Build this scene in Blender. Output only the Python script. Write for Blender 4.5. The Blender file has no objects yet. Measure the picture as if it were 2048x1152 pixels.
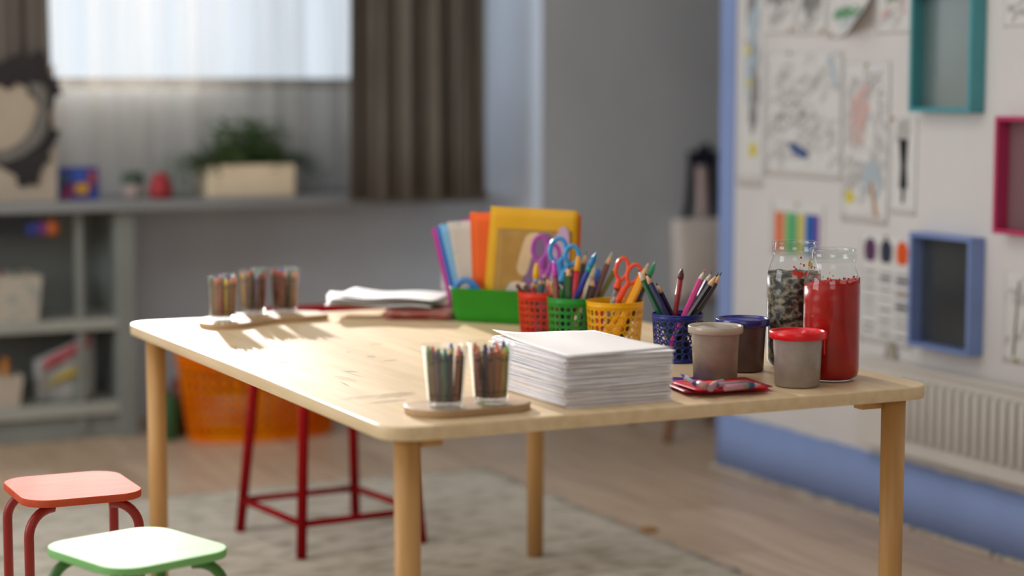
import bpy, bmesh, math, random
from mathutils import Vector, Matrix, Euler
R = math.radians
rnd = random.Random(7)
sc = bpy.context.scene
col = sc.collection

# ------------------------------------------------------------------ camera
F_PX = 4033.71
CAM = Vector((-1.14033, -2.77199, 1.123))
VR = Vector((0.89953868, -0.43683786, 0.00168578))
VU = Vector((0.04303083, 0.09244824, 0.99478725))
VF = Vector((0.43471658, 0.89477707, -0.10195826))
cd = bpy.data.cameras.new('camera'); cam = bpy.data.objects.new('camera', cd); col.objects.link(cam)
cam.matrix_world = Matrix(((VR.x, VU.x, -VF.x, CAM.x), (VR.y, VU.y, -VF.y, CAM.y), (VR.z, VU.z, -VF.z, CAM.z), (0, 0, 0, 1)))
cd.sensor_width = 36; cd.lens = 36 * F_PX / 2048
cd.clip_start = .05; cd.clip_end = 100
cd.dof.use_dof = True; cd.dof.focus_distance = 3.60; cd.dof.aperture_fstop = 1.45
sc.camera = cam

# ------------------------------------------------------------------ world, lights, exposure
sc.view_settings.view_transform = 'Standard'; sc.view_settings.look = 'None'
sc.view_settings.gamma = 1; sc.view_settings.exposure = 0.0
w = bpy.data.worlds.new('World'); sc.world = w; w.use_nodes = True
bg = w.node_tree.nodes['Background']; bg.inputs[0].default_value = (.80, .90, 1.0, 1); bg.inputs[1].default_value = 1.0

def light(name, kind, loc, target, energy, color, **kw):
    l = bpy.data.lights.new(name, kind); l.energy = energy; l.color = color
    for k, v in kw.items(): setattr(l, k, v)
    o = bpy.data.objects.new(name, l); col.objects.link(o); o.location = loc
    o.rotation_euler = (Vector(target) - Vector(loc)).to_track_quat('-Z', 'Y').to_euler()
    return o
light('low_sun', 'SPOT', (1.0, 6.0, 2.04), (.04, 1.35, .62), 3700, (1, .96, .92), spot_size=R(30), spot_blend=1.0, shadow_soft_size=.022)
light('overhead_fill', 'AREA', (-.8, .8, 2.74), (-.8, .8, 0), 36, (1, .99, .98), shape='RECTANGLE', size=2.6, size_y=2.6)  # unseen overhead source, added as soft ambient fill
light('left_window_light', 'AREA', (-3.7, 1.6, 1.6), (1.9, 1.2, .7), 75, (.92, .96, 1), shape='RECTANGLE', size=2.4, size_y=1.6)
light('front_fill', 'AREA', (-1.6, -4.2, 1.9), (1.5, 1.6, .6), 30, (1, .98, .96), shape='RECTANGLE', size=2.6, size_y=1.5)  # fill added from the camera side, no window stands there
sc.cycles.max_bounces = 10; sc.cycles.transparent_max_bounces = 24
sc.cycles.use_denoising = True
sc.cycles.caustics_reflective = False; sc.cycles.caustics_refractive = False
sc.cycles.sample_clamp_indirect = 4

# ------------------------------------------------------------------ helpers
def lin(c):
    if isinstance(c, str): c = tuple(int(c[i:i + 2], 16) / 255 for i in (0, 2, 4))
    return tuple((v / 12.92 if v <= .04045 else ((v + .055) / 1.055) ** 2.4) for v in c)
def px(x, y, d):
    return CAM + d * (VF + VR * ((x - 1024) / F_PX) + VU * ((576 - y) / F_PX))
def pz(x, y, z):
    v = px(x, y, 1) - CAM
    return CAM + v * ((z - CAM.z) / v.z)
def py(x, y, Y):
    v = px(x, y, 1) - CAM
    return CAM + v * ((Y - CAM.y) / v.y)
def pX(x, y, X):
    v = px(x, y, 1) - CAM
    return CAM + v * ((X - CAM.x) / v.x)

_mats = {}
def mat(name, c, rough=.5, var=.08, scale=30, bump=0, spec=.4, translucent=0, c2=None, stretch=None, metal=0, detail=4, sharp=None):
    """principled with a noise variation between two colours of the surface itself"""
    if name in _mats: return _mats[name]
    m = bpy.data.materials.new(name); m.use_nodes = True; _mats[name] = m
    nt = m.node_tree; N = nt.nodes; L = nt.links
    b = N['Principled BSDF']; b.inputs['Roughness'].default_value = rough
    b.inputs['Specular IOR Level'].default_value = spec; b.inputs['Metallic'].default_value = metal
    a = lin(c)
    if c2 is None:
        lo = tuple(v * (1 - var) for v in a); hi = tuple(min(1, v * (1 + var)) for v in a)
    else: lo, hi = a, lin(c2)
    tc = N.new('ShaderNodeTexCoord'); mp = N.new('ShaderNodeMapping'); L.new(tc.outputs['Object'], mp.inputs[0])
    if stretch: mp.inputs['Scale'].default_value = stretch
    no = N.new('ShaderNodeTexNoise'); no.inputs['Scale'].default_value = scale; no.inputs['Detail'].default_value = detail
    L.new(mp.outputs[0], no.inputs[0])
    r = N.new('ShaderNodeValToRGB'); L.new(no.outputs[0], r.inputs[0])
    p0, p1 = sharp or (.3, .7)
    r.color_ramp.elements[0].position = p0; r.color_ramp.elements[1].position = p1
    r.color_ramp.elements[0].color = (*lo, 1); r.color_ramp.elements[1].color = (*hi, 1)
    L.new(r.outputs[0], b.inputs['Base Color'])
    if bump:
        bp = N.new('ShaderNodeBump'); bp.inputs['Strength'].default_value = bump; bp.inputs['Distance'].default_value = .002
        L.new(no.outputs[0], bp.inputs['Height']); L.new(bp.outputs[0], b.inputs['Normal'])
    if translucent:
        t = N.new('ShaderNodeBsdfTranslucent'); L.new(r.outputs[0], t.inputs[0])
        mx = N.new('ShaderNodeMixShader'); mx.inputs[0].default_value = translucent
        L.new(b.outputs[0], mx.inputs[1]); L.new(t.outputs[0], mx.inputs[2]); L.new(mx.outputs[0], N['Material Output'].inputs[0])
    return m

def glass(name, tint=(.97, .98, .98), rough=.04, edge=.35, base=.03, edge_col=(1, 1, 1)):
    """thin clear glass: see-through, with reflections growing towards grazing angles"""
    if name in _mats: return _mats[name]
    m = bpy.data.materials.new(name); m.use_nodes = True; _mats[name] = m
    nt = m.node_tree; N = nt.nodes; L = nt.links; N.remove(N['Principled BSDF'])
    t = N.new('ShaderNodeBsdfTransparent'); t.inputs[0].default_value = (*tint, 1)
    g = N.new('ShaderNodeBsdfGlossy'); g.inputs['Roughness'].default_value = rough; g.inputs[0].default_value = (*edge_col, 1)
    lw = N.new('ShaderNodeLayerWeight'); lw.inputs[0].default_value = .5
    pw = N.new('ShaderNodeMath'); pw.operation = 'POWER'; pw.inputs[1].default_value = 4.5; L.new(lw.outputs['Facing'], pw.inputs[0])
    sc_ = N.new('ShaderNodeMath'); sc_.operation = 'MULTIPLY'; sc_.inputs[1].default_value = edge * 2; L.new(pw.outputs[0], sc_.inputs[0])
    no = N.new('ShaderNodeTexNoise'); no.inputs['Scale'].default_value = 12
    ad = N.new('ShaderNodeMath'); ad.operation = 'MULTIPLY_ADD'; ad.inputs[1].default_value = .02; ad.inputs[2].default_value = base
    L.new(no.outputs[0], ad.inputs[0])
    mx2 = N.new('ShaderNodeMath'); mx2.operation = 'MAXIMUM'; L.new(sc_.outputs[0], mx2.inputs[0]); L.new(ad.outputs[0], mx2.inputs[1])
    mx = N.new('ShaderNodeMixShader'); L.new(mx2.outputs[0], mx.inputs[0]); L.new(t.outputs[0], mx.inputs[1]); L.new(g.outputs[0], mx.inputs[2])
    L.new(mx.outputs[0], N['Material Output'].inputs[0])
    return m

def sheer(name, c, clear=.45, transl=.6):
    m = bpy.data.materials.new(name); m.use_nodes = True; _mats[name] = m
    nt = m.node_tree; N = nt.nodes; L = nt.links; N.remove(N['Principled BSDF'])
    a = (*lin(c), 1)
    tc = N.new('ShaderNodeTexCoord'); mp = N.new('ShaderNodeMapping'); mp.inputs['Scale'].default_value = (60, 1, 60); L.new(tc.outputs['Object'], mp.inputs[0])
    no = N.new('ShaderNodeTexNoise'); no.inputs['Scale'].default_value = 6; L.new(mp.outputs[0], no.inputs[0])
    hs = N.new('ShaderNodeHueSaturation'); hs.inputs['Color'].default_value = a; L.new(no.outputs[0], hs.inputs['Value'])
    ad = N.new('ShaderNodeMath'); ad.operation = 'MULTIPLY_ADD'; ad.inputs[1].default_value = .2; ad.inputs[2].default_value = .9
    L.new(no.outputs[0], ad.inputs[0]); L.new(ad.outputs[0], hs.inputs['Value'])
    mp3 = N.new('ShaderNodeMapping'); mp3.inputs['Scale'].default_value = (1, 0, .04); L.new(tc.outputs['Object'], mp3.inputs[0])
    n3 = N.new('ShaderNodeTexNoise'); n3.inputs['Scale'].default_value = 22; n3.inputs['Detail'].default_value = 3; L.new(mp3.outputs[0], n3.inputs[0])
    mr = N.new('ShaderNodeMapRange'); mr.inputs['From Min'].default_value = .3; mr.inputs['From Max'].default_value = .7
    mr.inputs['To Min'].default_value = clear - .16; mr.inputs['To Max'].default_value = clear + .16; L.new(n3.outputs[0], mr.inputs[0])
    d = N.new('ShaderNodeBsdfDiffuse'); t = N.new('ShaderNodeBsdfTranslucent'); tr = N.new('ShaderNodeBsdfTransparent')
    L.new(hs.outputs[0], d.inputs[0]); L.new(hs.outputs[0], t.inputs[0])
    m1 = N.new('ShaderNodeMixShader'); m1.inputs[0].default_value = transl; L.new(d.outputs[0], m1.inputs[1]); L.new(t.outputs[0], m1.inputs[2])
    m2 = N.new('ShaderNodeMixShader'); L.new(mr.outputs[0], m2.inputs[0]); L.new(m1.outputs[0], m2.inputs[1]); L.new(tr.outputs[0], m2.inputs[2])
    L.new(m2.outputs[0], N['Material Output'].inputs[0])
    return m

WL = {}
def tag(o, label=None, cat=None, group=None, kind=None):
    if label: o['label'] = label
    if cat: o['category'] = cat
    if group: o['group'] = group
    if kind: o['kind'] = kind
    return o
def thing(name, label, cat, loc, group=None):
    o = bpy.data.objects.new(name, None); col.objects.link(o); o.location = loc; o.empty_display_size = .02
    WL[o.name] = Vector(loc)
    return tag(o, label, cat, group)

class MB:
    def __init__(s): s.v = []; s.f = []; s.sm = []
    def add(s, vs, fs, smooth=False):
        n = len(s.v); s.v += [Vector(p) for p in vs]; s.f += [tuple(i + n for i in f) for f in fs]; s.sm += [smooth] * len(fs)
        return s
    def box(s, c, size, rz=0, M=None):
        c = Vector(c); hx, hy, hz = (k / 2 for k in size)
        vs = [Vector((x, y, z)) for z in (-hz, hz) for x, y in ((-hx, -hy), (hx, -hy), (hx, hy), (-hx, hy))]
        m = M or Matrix.Rotation(rz, 3, 'Z')
        return s.add([c + m @ v for v in vs], [(3, 2, 1, 0), (4, 5, 6, 7), (0, 1, 5, 4), (1, 2, 6, 5), (2, 3, 7, 6), (3, 0, 4, 7)])
    def tube(s, path, r, n=12, caps=True, closed=False, flat=None):
        """tube along a path; r a number or one per point; flat=(normal, k) squashes it along normal"""
        P = [Vector(p) for p in path]; m = len(P)
        rs = r if isinstance(r, (list, tuple)) else [r] * m
        rings = []; prev = None
        for i in range(m):
            if closed: t = P[(i + 1) % m] - P[i - 1]
            else: t = P[min(i + 1, m - 1)] - P[max(i - 1, 0)]
            t.normalize()
            if prev is None:
                a = Vector((0, 0, 1)) if abs(t.z) < .9 else Vector((1, 0, 0))
                if flat: a = Vector(flat[0])
                x = t.cross(a).normalized()
            else: x = (prev - t * prev.dot(t)).normalized()
            prev = x; yv = t.cross(x)
            ring = []
            for k in range(n):
                q = 2 * math.pi * k / n
                o = x * math.cos(q) * rs[i] + yv * math.sin(q) * rs[i]
                if flat:
                    nn = Vector(flat[0]).normalized(); o -= nn * o.dot(nn) * (1 - flat[1])
                ring.append(P[i] + o)
            rings.append(ring)
        vs = [p for g in rings for p in g]; fs = []
        for i in range(m if closed else m - 1):
            j = (i + 1) % m
            for k in range(n):
                l = (k + 1) % n
                fs.append((i * n + k, i * n + l, j * n + l, j * n + k))
        s.add(vs, fs, True)
        if caps and not closed:
            n0 = len(s.v) - len(vs)
            s.f += [tuple(n0 + k for k in reversed(range(n))), tuple(n0 + (m - 1) * n + k for k in range(n))]; s.sm += [False, False]
        return s
    def cyl(s, p0, p1, r0, r1=None, n=20, caps=True):
        return s.tube([p0, p1], [r0, r0 if r1 is None else r1], n, caps)
    def lathe(s, prof, c=(0, 0, 0), n=40, smooth=True, closed=False):
        c = Vector(c); m = len(prof)
        vs = [c + Vector((r * math.cos(2 * math.pi * k / n), r * math.sin(2 * math.pi * k / n), z)) for r, z in prof for k in range(n)]
        fs = [(i * n + k, i * n + (k + 1) % n, (i + 1) % m * n + (k + 1) % n, (i + 1) % m * n + k) for i in range(m if closed else m - 1) for k in range(n)]
        s.add(vs, fs, smooth)
        n0 = len(s.v) - len(vs)
        if not closed:
            if prof[0][0] > 1e-5 and prof[0][0] < 0: pass
        return s
    def disc(s, c, r, n=40, up=True):
        c = Vector(c); vs = [c + Vector((r * math.cos(2 * math.pi * k / n), r * math.sin(2 * math.pi * k / n), 0)) for k in range(n)]
        return s.add(vs, [tuple(range(n)) if up else tuple(reversed(range(n)))])
    def prism(s, pts, z0, z1, edge=0):
        """closed outline in xy between two heights, with a small rounded edge"""
        n = len(pts); c = Vector((sum(p[0] for p in pts) / n, sum(p[1] for p in pts) / n))
        def ring(k, z):
            out = []
            for i in range(n):
                p = Vector(pts[i][:2]); a = Vector(pts[i - 1][:2]); b = Vector(pts[(i + 1) % n][:2])
                t = (b - a); nn = Vector((t.y, -t.x)); nn.normalize() if nn.length > 1e-9 else None
                q = p - nn * k; out.append(Vector((q.x, q.y, z)))
            return out
        lv = [(0, z0), (0, z1)] if not edge else [(edge, z0), (edge * .3, z0 + edge * .3), (0, z0 + edge), (0, z1 - edge), (edge * .3, z1 - edge * .3), (edge, z1)]
        vs = []
        for k, z in lv: vs += ring(k, z)
        m = len(lv); fs = [(i * n + k, i * n + (k + 1) % n, (i + 1) * n + (k + 1) % n, (i + 1) * n + k) for i in range(m - 1) for k in range(n)]
        s.add(vs, fs, bool(edge)); n0 = len(s.v) - len(vs)
        s.f += [tuple(n0 + k for k in reversed(range(n))), tuple(n0 + (m - 1) * n + k for k in range(n))]; s.sm += [False, False]
        return s
    def grid(s, fn, nu, nv, smooth=True, thick=0, nrm=None):
        vs = [Vector(fn(i / nu, j / nv)) for j in range(nv + 1) for i in range(nu + 1)]
        W = nu + 1
        fs = [(j * W + i, j * W + i + 1, (j + 1) * W + i + 1, (j + 1) * W + i) for j in range(nv) for i in range(nu)]
        if not thick: return s.add(vs, fs, smooth)
        off = Vector(nrm) * thick; n = len(vs)
        vs2 = vs + [v + off for v in vs]
        fs2 = [tuple(reversed(f)) for f in fs] + [tuple(i + n for i in f) for f in fs]
        bd = [i for i in range(W)] + [j * W + nu for j in range(1, nv + 1)] + [nv * W + i for i in range(nu - 1, -1, -1)] + [j * W for j in range(nv - 1, 0, -1)]
        k = len(bd)
        fs2 += [(bd[i], bd[(i + 1) % k], bd[(i + 1) % k] + n, bd[i] + n) for i in range(k)]
        return s.add(vs2, fs2, smooth)
    def build(s, name, m, parent=None, loc=None, bevel=0, solid=0, sub=0):
        me = bpy.data.meshes.new(name)
        o = bpy.data.objects.new(name, me); col.objects.link(o)
        if parent is not None:
            base = WL[parent.name]; o.parent = parent
        else:
            base = Vector(loc) if loc is not None else Vector((0, 0, 0)); o.location = base
        WL[o.name] = base
        me.from_pydata([tuple(v - base) for v in s.v], [], s.f)
        me.polygons.foreach_set('use_smooth', s.sm)
        bm = bmesh.new(); bm.from_mesh(me); bmesh.ops.recalc_face_normals(bm, faces=bm.faces); bm.to_mesh(me); bm.free()
        me.materials.append(m); me.update()
        if solid:
            q = o.modifiers.new('Solidify', 'SOLIDIFY'); q.thickness = solid; q.offset = 0
        if bevel:
            q = o.modifiers.new('Bevel', 'BEVEL'); q.width = bevel; q.segments = 2; q.limit_method = 'ANGLE'
        if sub:
            q = o.modifiers.new('Sub', 'SUBSURF'); q.levels = sub; q.render_levels = sub
        return o
def structure(name, mb, m, label=None, **k):
    o = mb.build(name, m, **k); o['kind'] = 'structure'
    if label: o['label'] = label
    return o
def rrect(cx, cy, w_, h_, r, rz=0, n=8):
    pts = []
    for qx, qy, a0 in ((1, -1, -90), (1, 1, 0), (-1, 1, 90), (-1, -1, 180)):
        for k in range(n + 1):
            a = R(a0 + 90 * k / n)
            pts.append((qx * (w_ / 2 - r) + r * math.cos(a), qy * (h_ / 2 - r) + r * math.sin(a)))
    c, s_ = math.cos(rz), math.sin(rz)
    return [(cx + x * c - y * s_, cy + x * s_ + y * c) for x, y in pts]
def catmull(P, n=8):
    P = [Vector(p) for p in P]; m = len(P); out = []
    for i in range(m):
        a, b, c, d = P[i - 1], P[i], P[(i + 1) % m], P[(i + 2) % m]
        for k in range(n):
            t = k / n
            out.append(.5 * ((2 * b) + (c - a) * t + (2 * a - 5 * b + 4 * c - d) * t * t + (3 * b - a - 3 * c + d) * t ** 3))
    return out
def openc(P, n=8):
    P = [Vector(p) for p in P]; P = [P[0] * 2 - P[1]] + P + [P[-1] * 2 - P[-2]]; out = []
    for i in range(1, len(P) - 2):
        a, b, c, d = P[i - 1:i + 3]
        for k in range(n):
            t = k / n
            out.append(.5 * ((2 * b) + (c - a) * t + (2 * a - 5 * b + 4 * c - d) * t * t + (3 * b - a - 3 * c + d) * t ** 3))
    return out + [P[-2]]

# ------------------------------------------------------------------ special materials
def wood(name, c1, c2, stretch, rough=.45, scale=3, spots=(), spot_col='6b5236'):
    m = mat(name, c1, rough, scale=scale, c2=c2, stretch=stretch, detail=8, bump=.12, spec=.35)
    nt = m.node_tree; N = nt.nodes; L = nt.links
    src = N['Color Ramp'] if 'Color Ramp' in N else [n for n in N if n.type == 'VALTORGB'][0]
    cur = src.outputs[0]; tc = [n for n in N if n.type == 'TEX_COORD'][0]
    for (x, y, z, rx, ry, ang, k) in spots:        # knots, scratches and worn marks of the wood
        mp = N.new('ShaderNodeMapping'); mp.vector_type = 'TEXTURE'
        mp.inputs['Location'].default_value = (x, y, z); mp.inputs['Rotation'].default_value = (0, 0, ang); mp.inputs['Scale'].default_value = (rx, ry, 1)
        L.new(tc.outputs['Object'], mp.inputs[0])
        no = N.new('ShaderNodeTexNoise'); no.inputs['Scale'].default_value = 1.6; no.inputs['Detail'].default_value = 6; no.inputs['Roughness'].default_value = .7
        L.new(mp.outputs[0], no.inputs[0])
        ln = N.new('ShaderNodeVectorMath'); ln.operation = 'LENGTH'; L.new(mp.outputs[0], ln.inputs[0])
        mu = N.new('ShaderNodeMath'); mu.operation = 'MULTIPLY_ADD'; mu.inputs[1].default_value = -2.2; mu.inputs[2].default_value = 2.0; L.new(no.outputs[0], mu.inputs[0])
        sb = N.new('ShaderNodeMath'); sb.operation = 'SUBTRACT'; L.new(mu.outputs[0], sb.inputs[0]); L.new(ln.outputs['Value'], sb.inputs[1])
        ml = N.new('ShaderNodeMath'); ml.operation = 'MULTIPLY'; ml.use_clamp = True; ml.inputs[1].default_value = 3 * k; L.new(sb.outputs[0], ml.inputs[0])
        mn = N.new('ShaderNodeMath'); mn.operation = 'MINIMUM'; mn.inputs[1].default_value = k; L.new(ml.outputs[0], mn.inputs[0])
        mx = N.new('ShaderNodeMix'); mx.data_type = 'RGBA'; L.new(mn.outputs[0], mx.inputs[0]); L.new(cur, mx.inputs[6]); mx.inputs[7].default_value = (*lin(spot_col), 1)
        cur = mx.outputs[2]
    L.new(cur, N['Principled BSDF'].inputs['Base Color'])
    return m

def planks(name):
    m = bpy.data.materials.new(name); m.use_nodes = True
    nt = m.node_tree; N = nt.nodes; L = nt.links; b = N['Principled BSDF']; b.inputs['Roughness'].default_value = .42
    tc = N.new('ShaderNodeTexCoord'); mp = N.new('ShaderNodeMapping'); mp.inputs['Rotation'].default_value = (0, 0, R(90)); L.new(tc.outputs['Object'], mp.inputs[0])
    br = N.new('ShaderNodeTexBrick'); br.inputs['Scale'].default_value = 1; br.inputs['Brick Width'].default_value = 1.3; br.inputs['Row Height'].default_value = .19
    br.inputs['Mortar Size'].default_value = .0015; br.offset = .37
    br.inputs['Color1'].default_value = (*lin('d6bda4'), 1); br.inputs['Color2'].default_value = (*lin('c0a78c'), 1); br.inputs['Mortar'].default_value = (*lin('7a6450'), 1)
    L.new(mp.outputs[0], br.inputs[0])
    mp2 = N.new('ShaderNodeMapping'); mp2.inputs['Scale'].default_value = (14, 1.2, 1); L.new(tc.outputs['Object'], mp2.inputs[0])
    no = N.new('ShaderNodeTexNoise'); no.inputs['Scale'].default_value = 2.2; no.inputs['Detail'].default_value = 7; L.new(mp2.outputs[0], no.inputs[0])
    mx = N.new('ShaderNodeMix'); mx.data_type = 'RGBA'; mx.blend_type = 'OVERLAY'; mx.inputs[0].default_value = .55
    L.new(br.outputs['Color'], mx.inputs[6]); L.new(no.outputs['Fac'], mx.inputs[7]); L.new(mx.outputs[2], b.inputs['Base Color'])
    return m

MWHITE = mat('white_wall_paint', 'dad7d5', .7, .04, 3, bump=.05)
MBLUE = mat('blue_wall_paint', '8aa0d2', .6, .05, 4)
MGREY = mat('grey_wall_paint', 'c8cdd3', .8, .05, 3)
MGREYB = mat('grey_cabinet_paint', 'd2d9df', .7, .06, 3)
MSTRIP = mat('daylight_tinted_wall', 'dce8fa', .8, .03, 2)  # blue of the window daylight is put into this wall's colour
MSHELF = mat('grey_green_shelf_paint', '848984', .6, .08, 6)
MCEIL = mat('ceiling_paint', 'd0cdc8', .9, .02, 3)
TABLE_SPOTS = [  # x, y, size along x / y, turn, strength, all on the top
    (pz(568, 724, .603), .018, .016, 0, .85), (pz(552, 722, .603), .010, .02, .4, .6), (pz(500, 706, .603), .012, .03, .2, .45),
    (pz(470, 695, .603), .010, .035, 0, .3), (pz(690, 757, .603), .016, .05, .1, .3), (pz(690, 768, .603), .0022, .035, -.1, .85),
    (pz(590, 706, .603), .0016, .075, 0, .7), (pz(700, 743, .603), .012, .02, .6, .5), (pz(742, 713, .603), .011, .02, 0, .4),
    (pz(780, 721, .603), .022, .012, .3, .3), (pz(752, 688, .603), .02, .02, .3, .3), (pz(720, 795, .603), .05, .02, .2, .3),
    (pz(790, 790, .603), .055, .028, .3, .42), (pz(775, 803, .603), .05, .014, .15, .4), (pz(697, 704, .603), .006, .012, 0, .4),
    (pz(830, 700, .603), .003, .09, 0, .4), (pz(705, 748, .603), .0025, .06, .05, .55)]
MTOP = wood('maple_tabletop', 'e2caa4', 'd4b990', (26, 2.2, 26), .38, 2.0,
            [(p.x - 1.0228 / 2, p.y - 1.4955 / 2, .603, a, b, t, k) for p, a, b, t, k in TABLE_SPOTS])
MLEG = wood('birch_leg', 'c79a62', 'b88a52', (30, 30, 2.5), .45, 2.0)
MEDGE = wood('tray_wood', 'b99a74', 'a98a66', (6, 30, 30), .5, 2.0)

# ------------------------------------------------------------------ room shell
FZ = -.012
structure('floor', MB().box((0, 0, FZ - .05), (9, 10, .1)), planks('laminate_planks'), 'pale brown plank floor')
structure('ceiling', MB().box((0, 0, 2.85), (9, 10, .1)), MCEIL)
structure('wall_left', MB().box((-4.05, 0, 1.4), (.1, 10, 2.85)), MCEIL)
structure('wall_front', MB().box((0, -4.6, 1.4), (9, .1, 2.85)), MCEIL)
structure('wall_far', MB().box((3.2225, 3.452, 1.4), (2.5, .1, 2.85)), MGREY, 'plain grey wall right of the curtains')
structure('wall_side', MB().box((4.2, 0, 1.4), (.1, 7, 2.85)), MGREY)
structure('wall_alcove', MB().box((1.9705, 3.65, 1.4), (.003, .50, 2.85)), MSTRIP, 'pale bluish return wall beside the curtain')
structure('wall_back', MB().box((-.9, 3.9, .527), (6.0, .12, 1.142)).box((-.9, 3.9, 2.55), (6.0, .12, .6)).box((1.93, 3.9, 1.69), (.14, .12, 1.13)).box((-2.6, 3.9, 1.69), (2.6, .12, 1.13)), MGREYB, 'grey wall below and around the curtained window')
wf = MB()
for z in (1.1155, 2.23): wf.box((.28, 3.9, z), (3.2, .06, .035))
for x in (-1.30, 1.85): wf.box((x, 3.9, 1.69), (.035, .06, 1.1))
structure('window_1', wf, mat('window_paint', '8f8e8b', .6), 'bright window behind the sheer curtain')
tr = structure('trim_3', MB().box((-.66, 3.645, .73), (4.92, .37, .03)), mat('sill_paint', '8d9092', .5, .05, 5), 'long grey window sill shelf', bevel=.003)
# partition with the pictures
structure('wall_right', MB().box((2.055, -.9, 1.4), (.12, 6.35, 2.85)), MWHITE, 'white partition wall with pinned drawings')
def ragged(y):
    return .004 * math.sin(y * 41) + .003 * math.sin(y * 97 + 1)
structure('baseboard_right', MB().grid(lambda u, v: (1.992 - .004, -4 + u * 6.28, FZ + v * (.167 + ragged(u * 9) * .4)), 160, 1, thick=.004, nrm=(1, 0, 0)), MBLUE, 'blue painted band along the foot of the white wall')
structure('trim_1', MB().box((1.992, 2.243, 1.4), (.006, .077, 2.5)), MBLUE, 'blue painted vertical edge of the white wall')
structure('trim_2', MB().box((2.056, 2.279, 1.4), (.13, .006, 2.85)), MBLUE)
sk = MB()
for k in range(90):
    y = -1.2 + k * .039 + rnd.uniform(-.01, .01)
    sk.box((1.985, y, FZ + .004), (.014 + rnd.random() * .012, .036, .006 + rnd.random() * .008), rnd.uniform(-.3, .3))
structure('trim_4', sk, mat('floor_caulk', 'b7b0a4', .8), 'ragged pale sealing strip where blue wall meets floor')

# rug
def rugpt(u, v):
    x = -1.3 + u * (2.63) ; y = -1.4 + v * 3.9
    if u in (0, 1) or v in (0, 1): x += .012 * math.sin(y * 63) + .008 * math.sin(y * 151); y += .012 * math.sin(x * 57)
    return (x, y, -.002 + .0016 * math.sin(x * 50) * math.sin(y * 43))
mrug = mat('rug_pile', 'cfc8ba', .95, scale=13, c2='99947d', detail=9, bump=.5, sharp=(.47, .74), stretch=(1, 1.6, 1))
rug = MB().grid(rugpt, 80, 120, thick=-.009, nrm=(0, 0, 1)).build('rug', mrug, loc=(0, .5, FZ))
tag(rug, 'pale cream blotchy woven rug under the wooden table', 'rug')
def crumb(x, y):
    p = pz(x, y, FZ); q = MB()
    q.lathe([(.0, .012), (.01, .012), (.018, .006), (.02, 0)], (0, 0, 0), 12)
    o = MB(); o.v = [Vector((v.x * 1.9 + p.x, v.y * .8 + p.y, v.z + FZ)) for v in q.v]; o.f = q.f; o.sm = q.sm
    return o
tag(crumb(1292, 1064).build('wood_offcut', mat('tan_scrap', 'a9804e', .8), loc=pz(1292, 1064, FZ)), 'small tan scrap lying on the floor beside the rug', 'scrap')

# ------------------------------------------------------------------ table
L_, W_, TH = 1.0228, 1.4955, .603
tb = thing('craft_table', 'light wooden table with rounded corners and round legs covered in craft supplies', 'table', (L_ / 2, W_ / 2, 0))
MB().prism(rrect(L_ / 2, W_ / 2, L_, W_, .055, n=10), TH - .0225, TH, .003).build('tabletop', MTOP, tb)
for x, y in ((.0535, .0535), (L_ - .0535, .0535), (.0535, W_ - .0535), (L_ - .0535, W_ - .0535)):
    MB().cyl((x, y, 0), (x, y, TH - .0228), .0195, .0212, 32).build('leg', MLEG, tb)
for x, y, sx, sy in ((.0535, .0535, 1, 1), (L_ - .0535, .0535, -1, 1), (.0535, W_ - .0535, 1, -1), (L_ - .0535, W_ - .0535, -1, -1)):
    m = MB()
    a = R(45 * sx * sy)
    m.prism([(x + sx * .02, y + sy * .005), (x + sx * .062, y + sy * .005), (x + sx * .062, y + sy * .03), (x + sx * .03, y + sy * .07), (x + sx * .005, y + sy * .07), (x + sx * .005, y + sy * .02)][::(1 if sx * sy > 0 else -1)], TH - .043, TH - .0229)
    m.build('corner_block', MLEG, tb)

# ------------------------------------------------------------------ glass jars with paint
GJ = glass('jar_glass', (.96, .98, .975), .03, .42, .022)
RJ = .0495
def jar(name_label, c, h, rim):
    t = thing('glass_jar', name_label, 'jar', c, 'large glass jars')
    k = rim / .0405
    prof = [(.006, .001), (RJ - .012, .001), (RJ - .004, .006), (RJ, .016), (RJ, h * .70), (RJ - .002, h * .765), (RJ - .006, h * .82), (rim - .001, h * .87), (rim - .001, h * .90)]
    MB().lathe(prof, c, 64).build('jar_body', GJ, t)
    rp = [(rim - .001, h * .90), (rim - .0005, h * .905), (rim + .0015, h * .915), (rim, h * .93), (rim + .0012, h * .945), (rim, h * .957), (rim, h * .985), (rim + .001, h * .993), (rim - .001, h), (rim - .003, h * .995), (rim - .003, h * .9)]
    MB().lathe(rp, c, 64).build('jar_rim', glass('rim_glass', (.94, .96, .955), .03, .5, .03), t)
    return t
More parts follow.
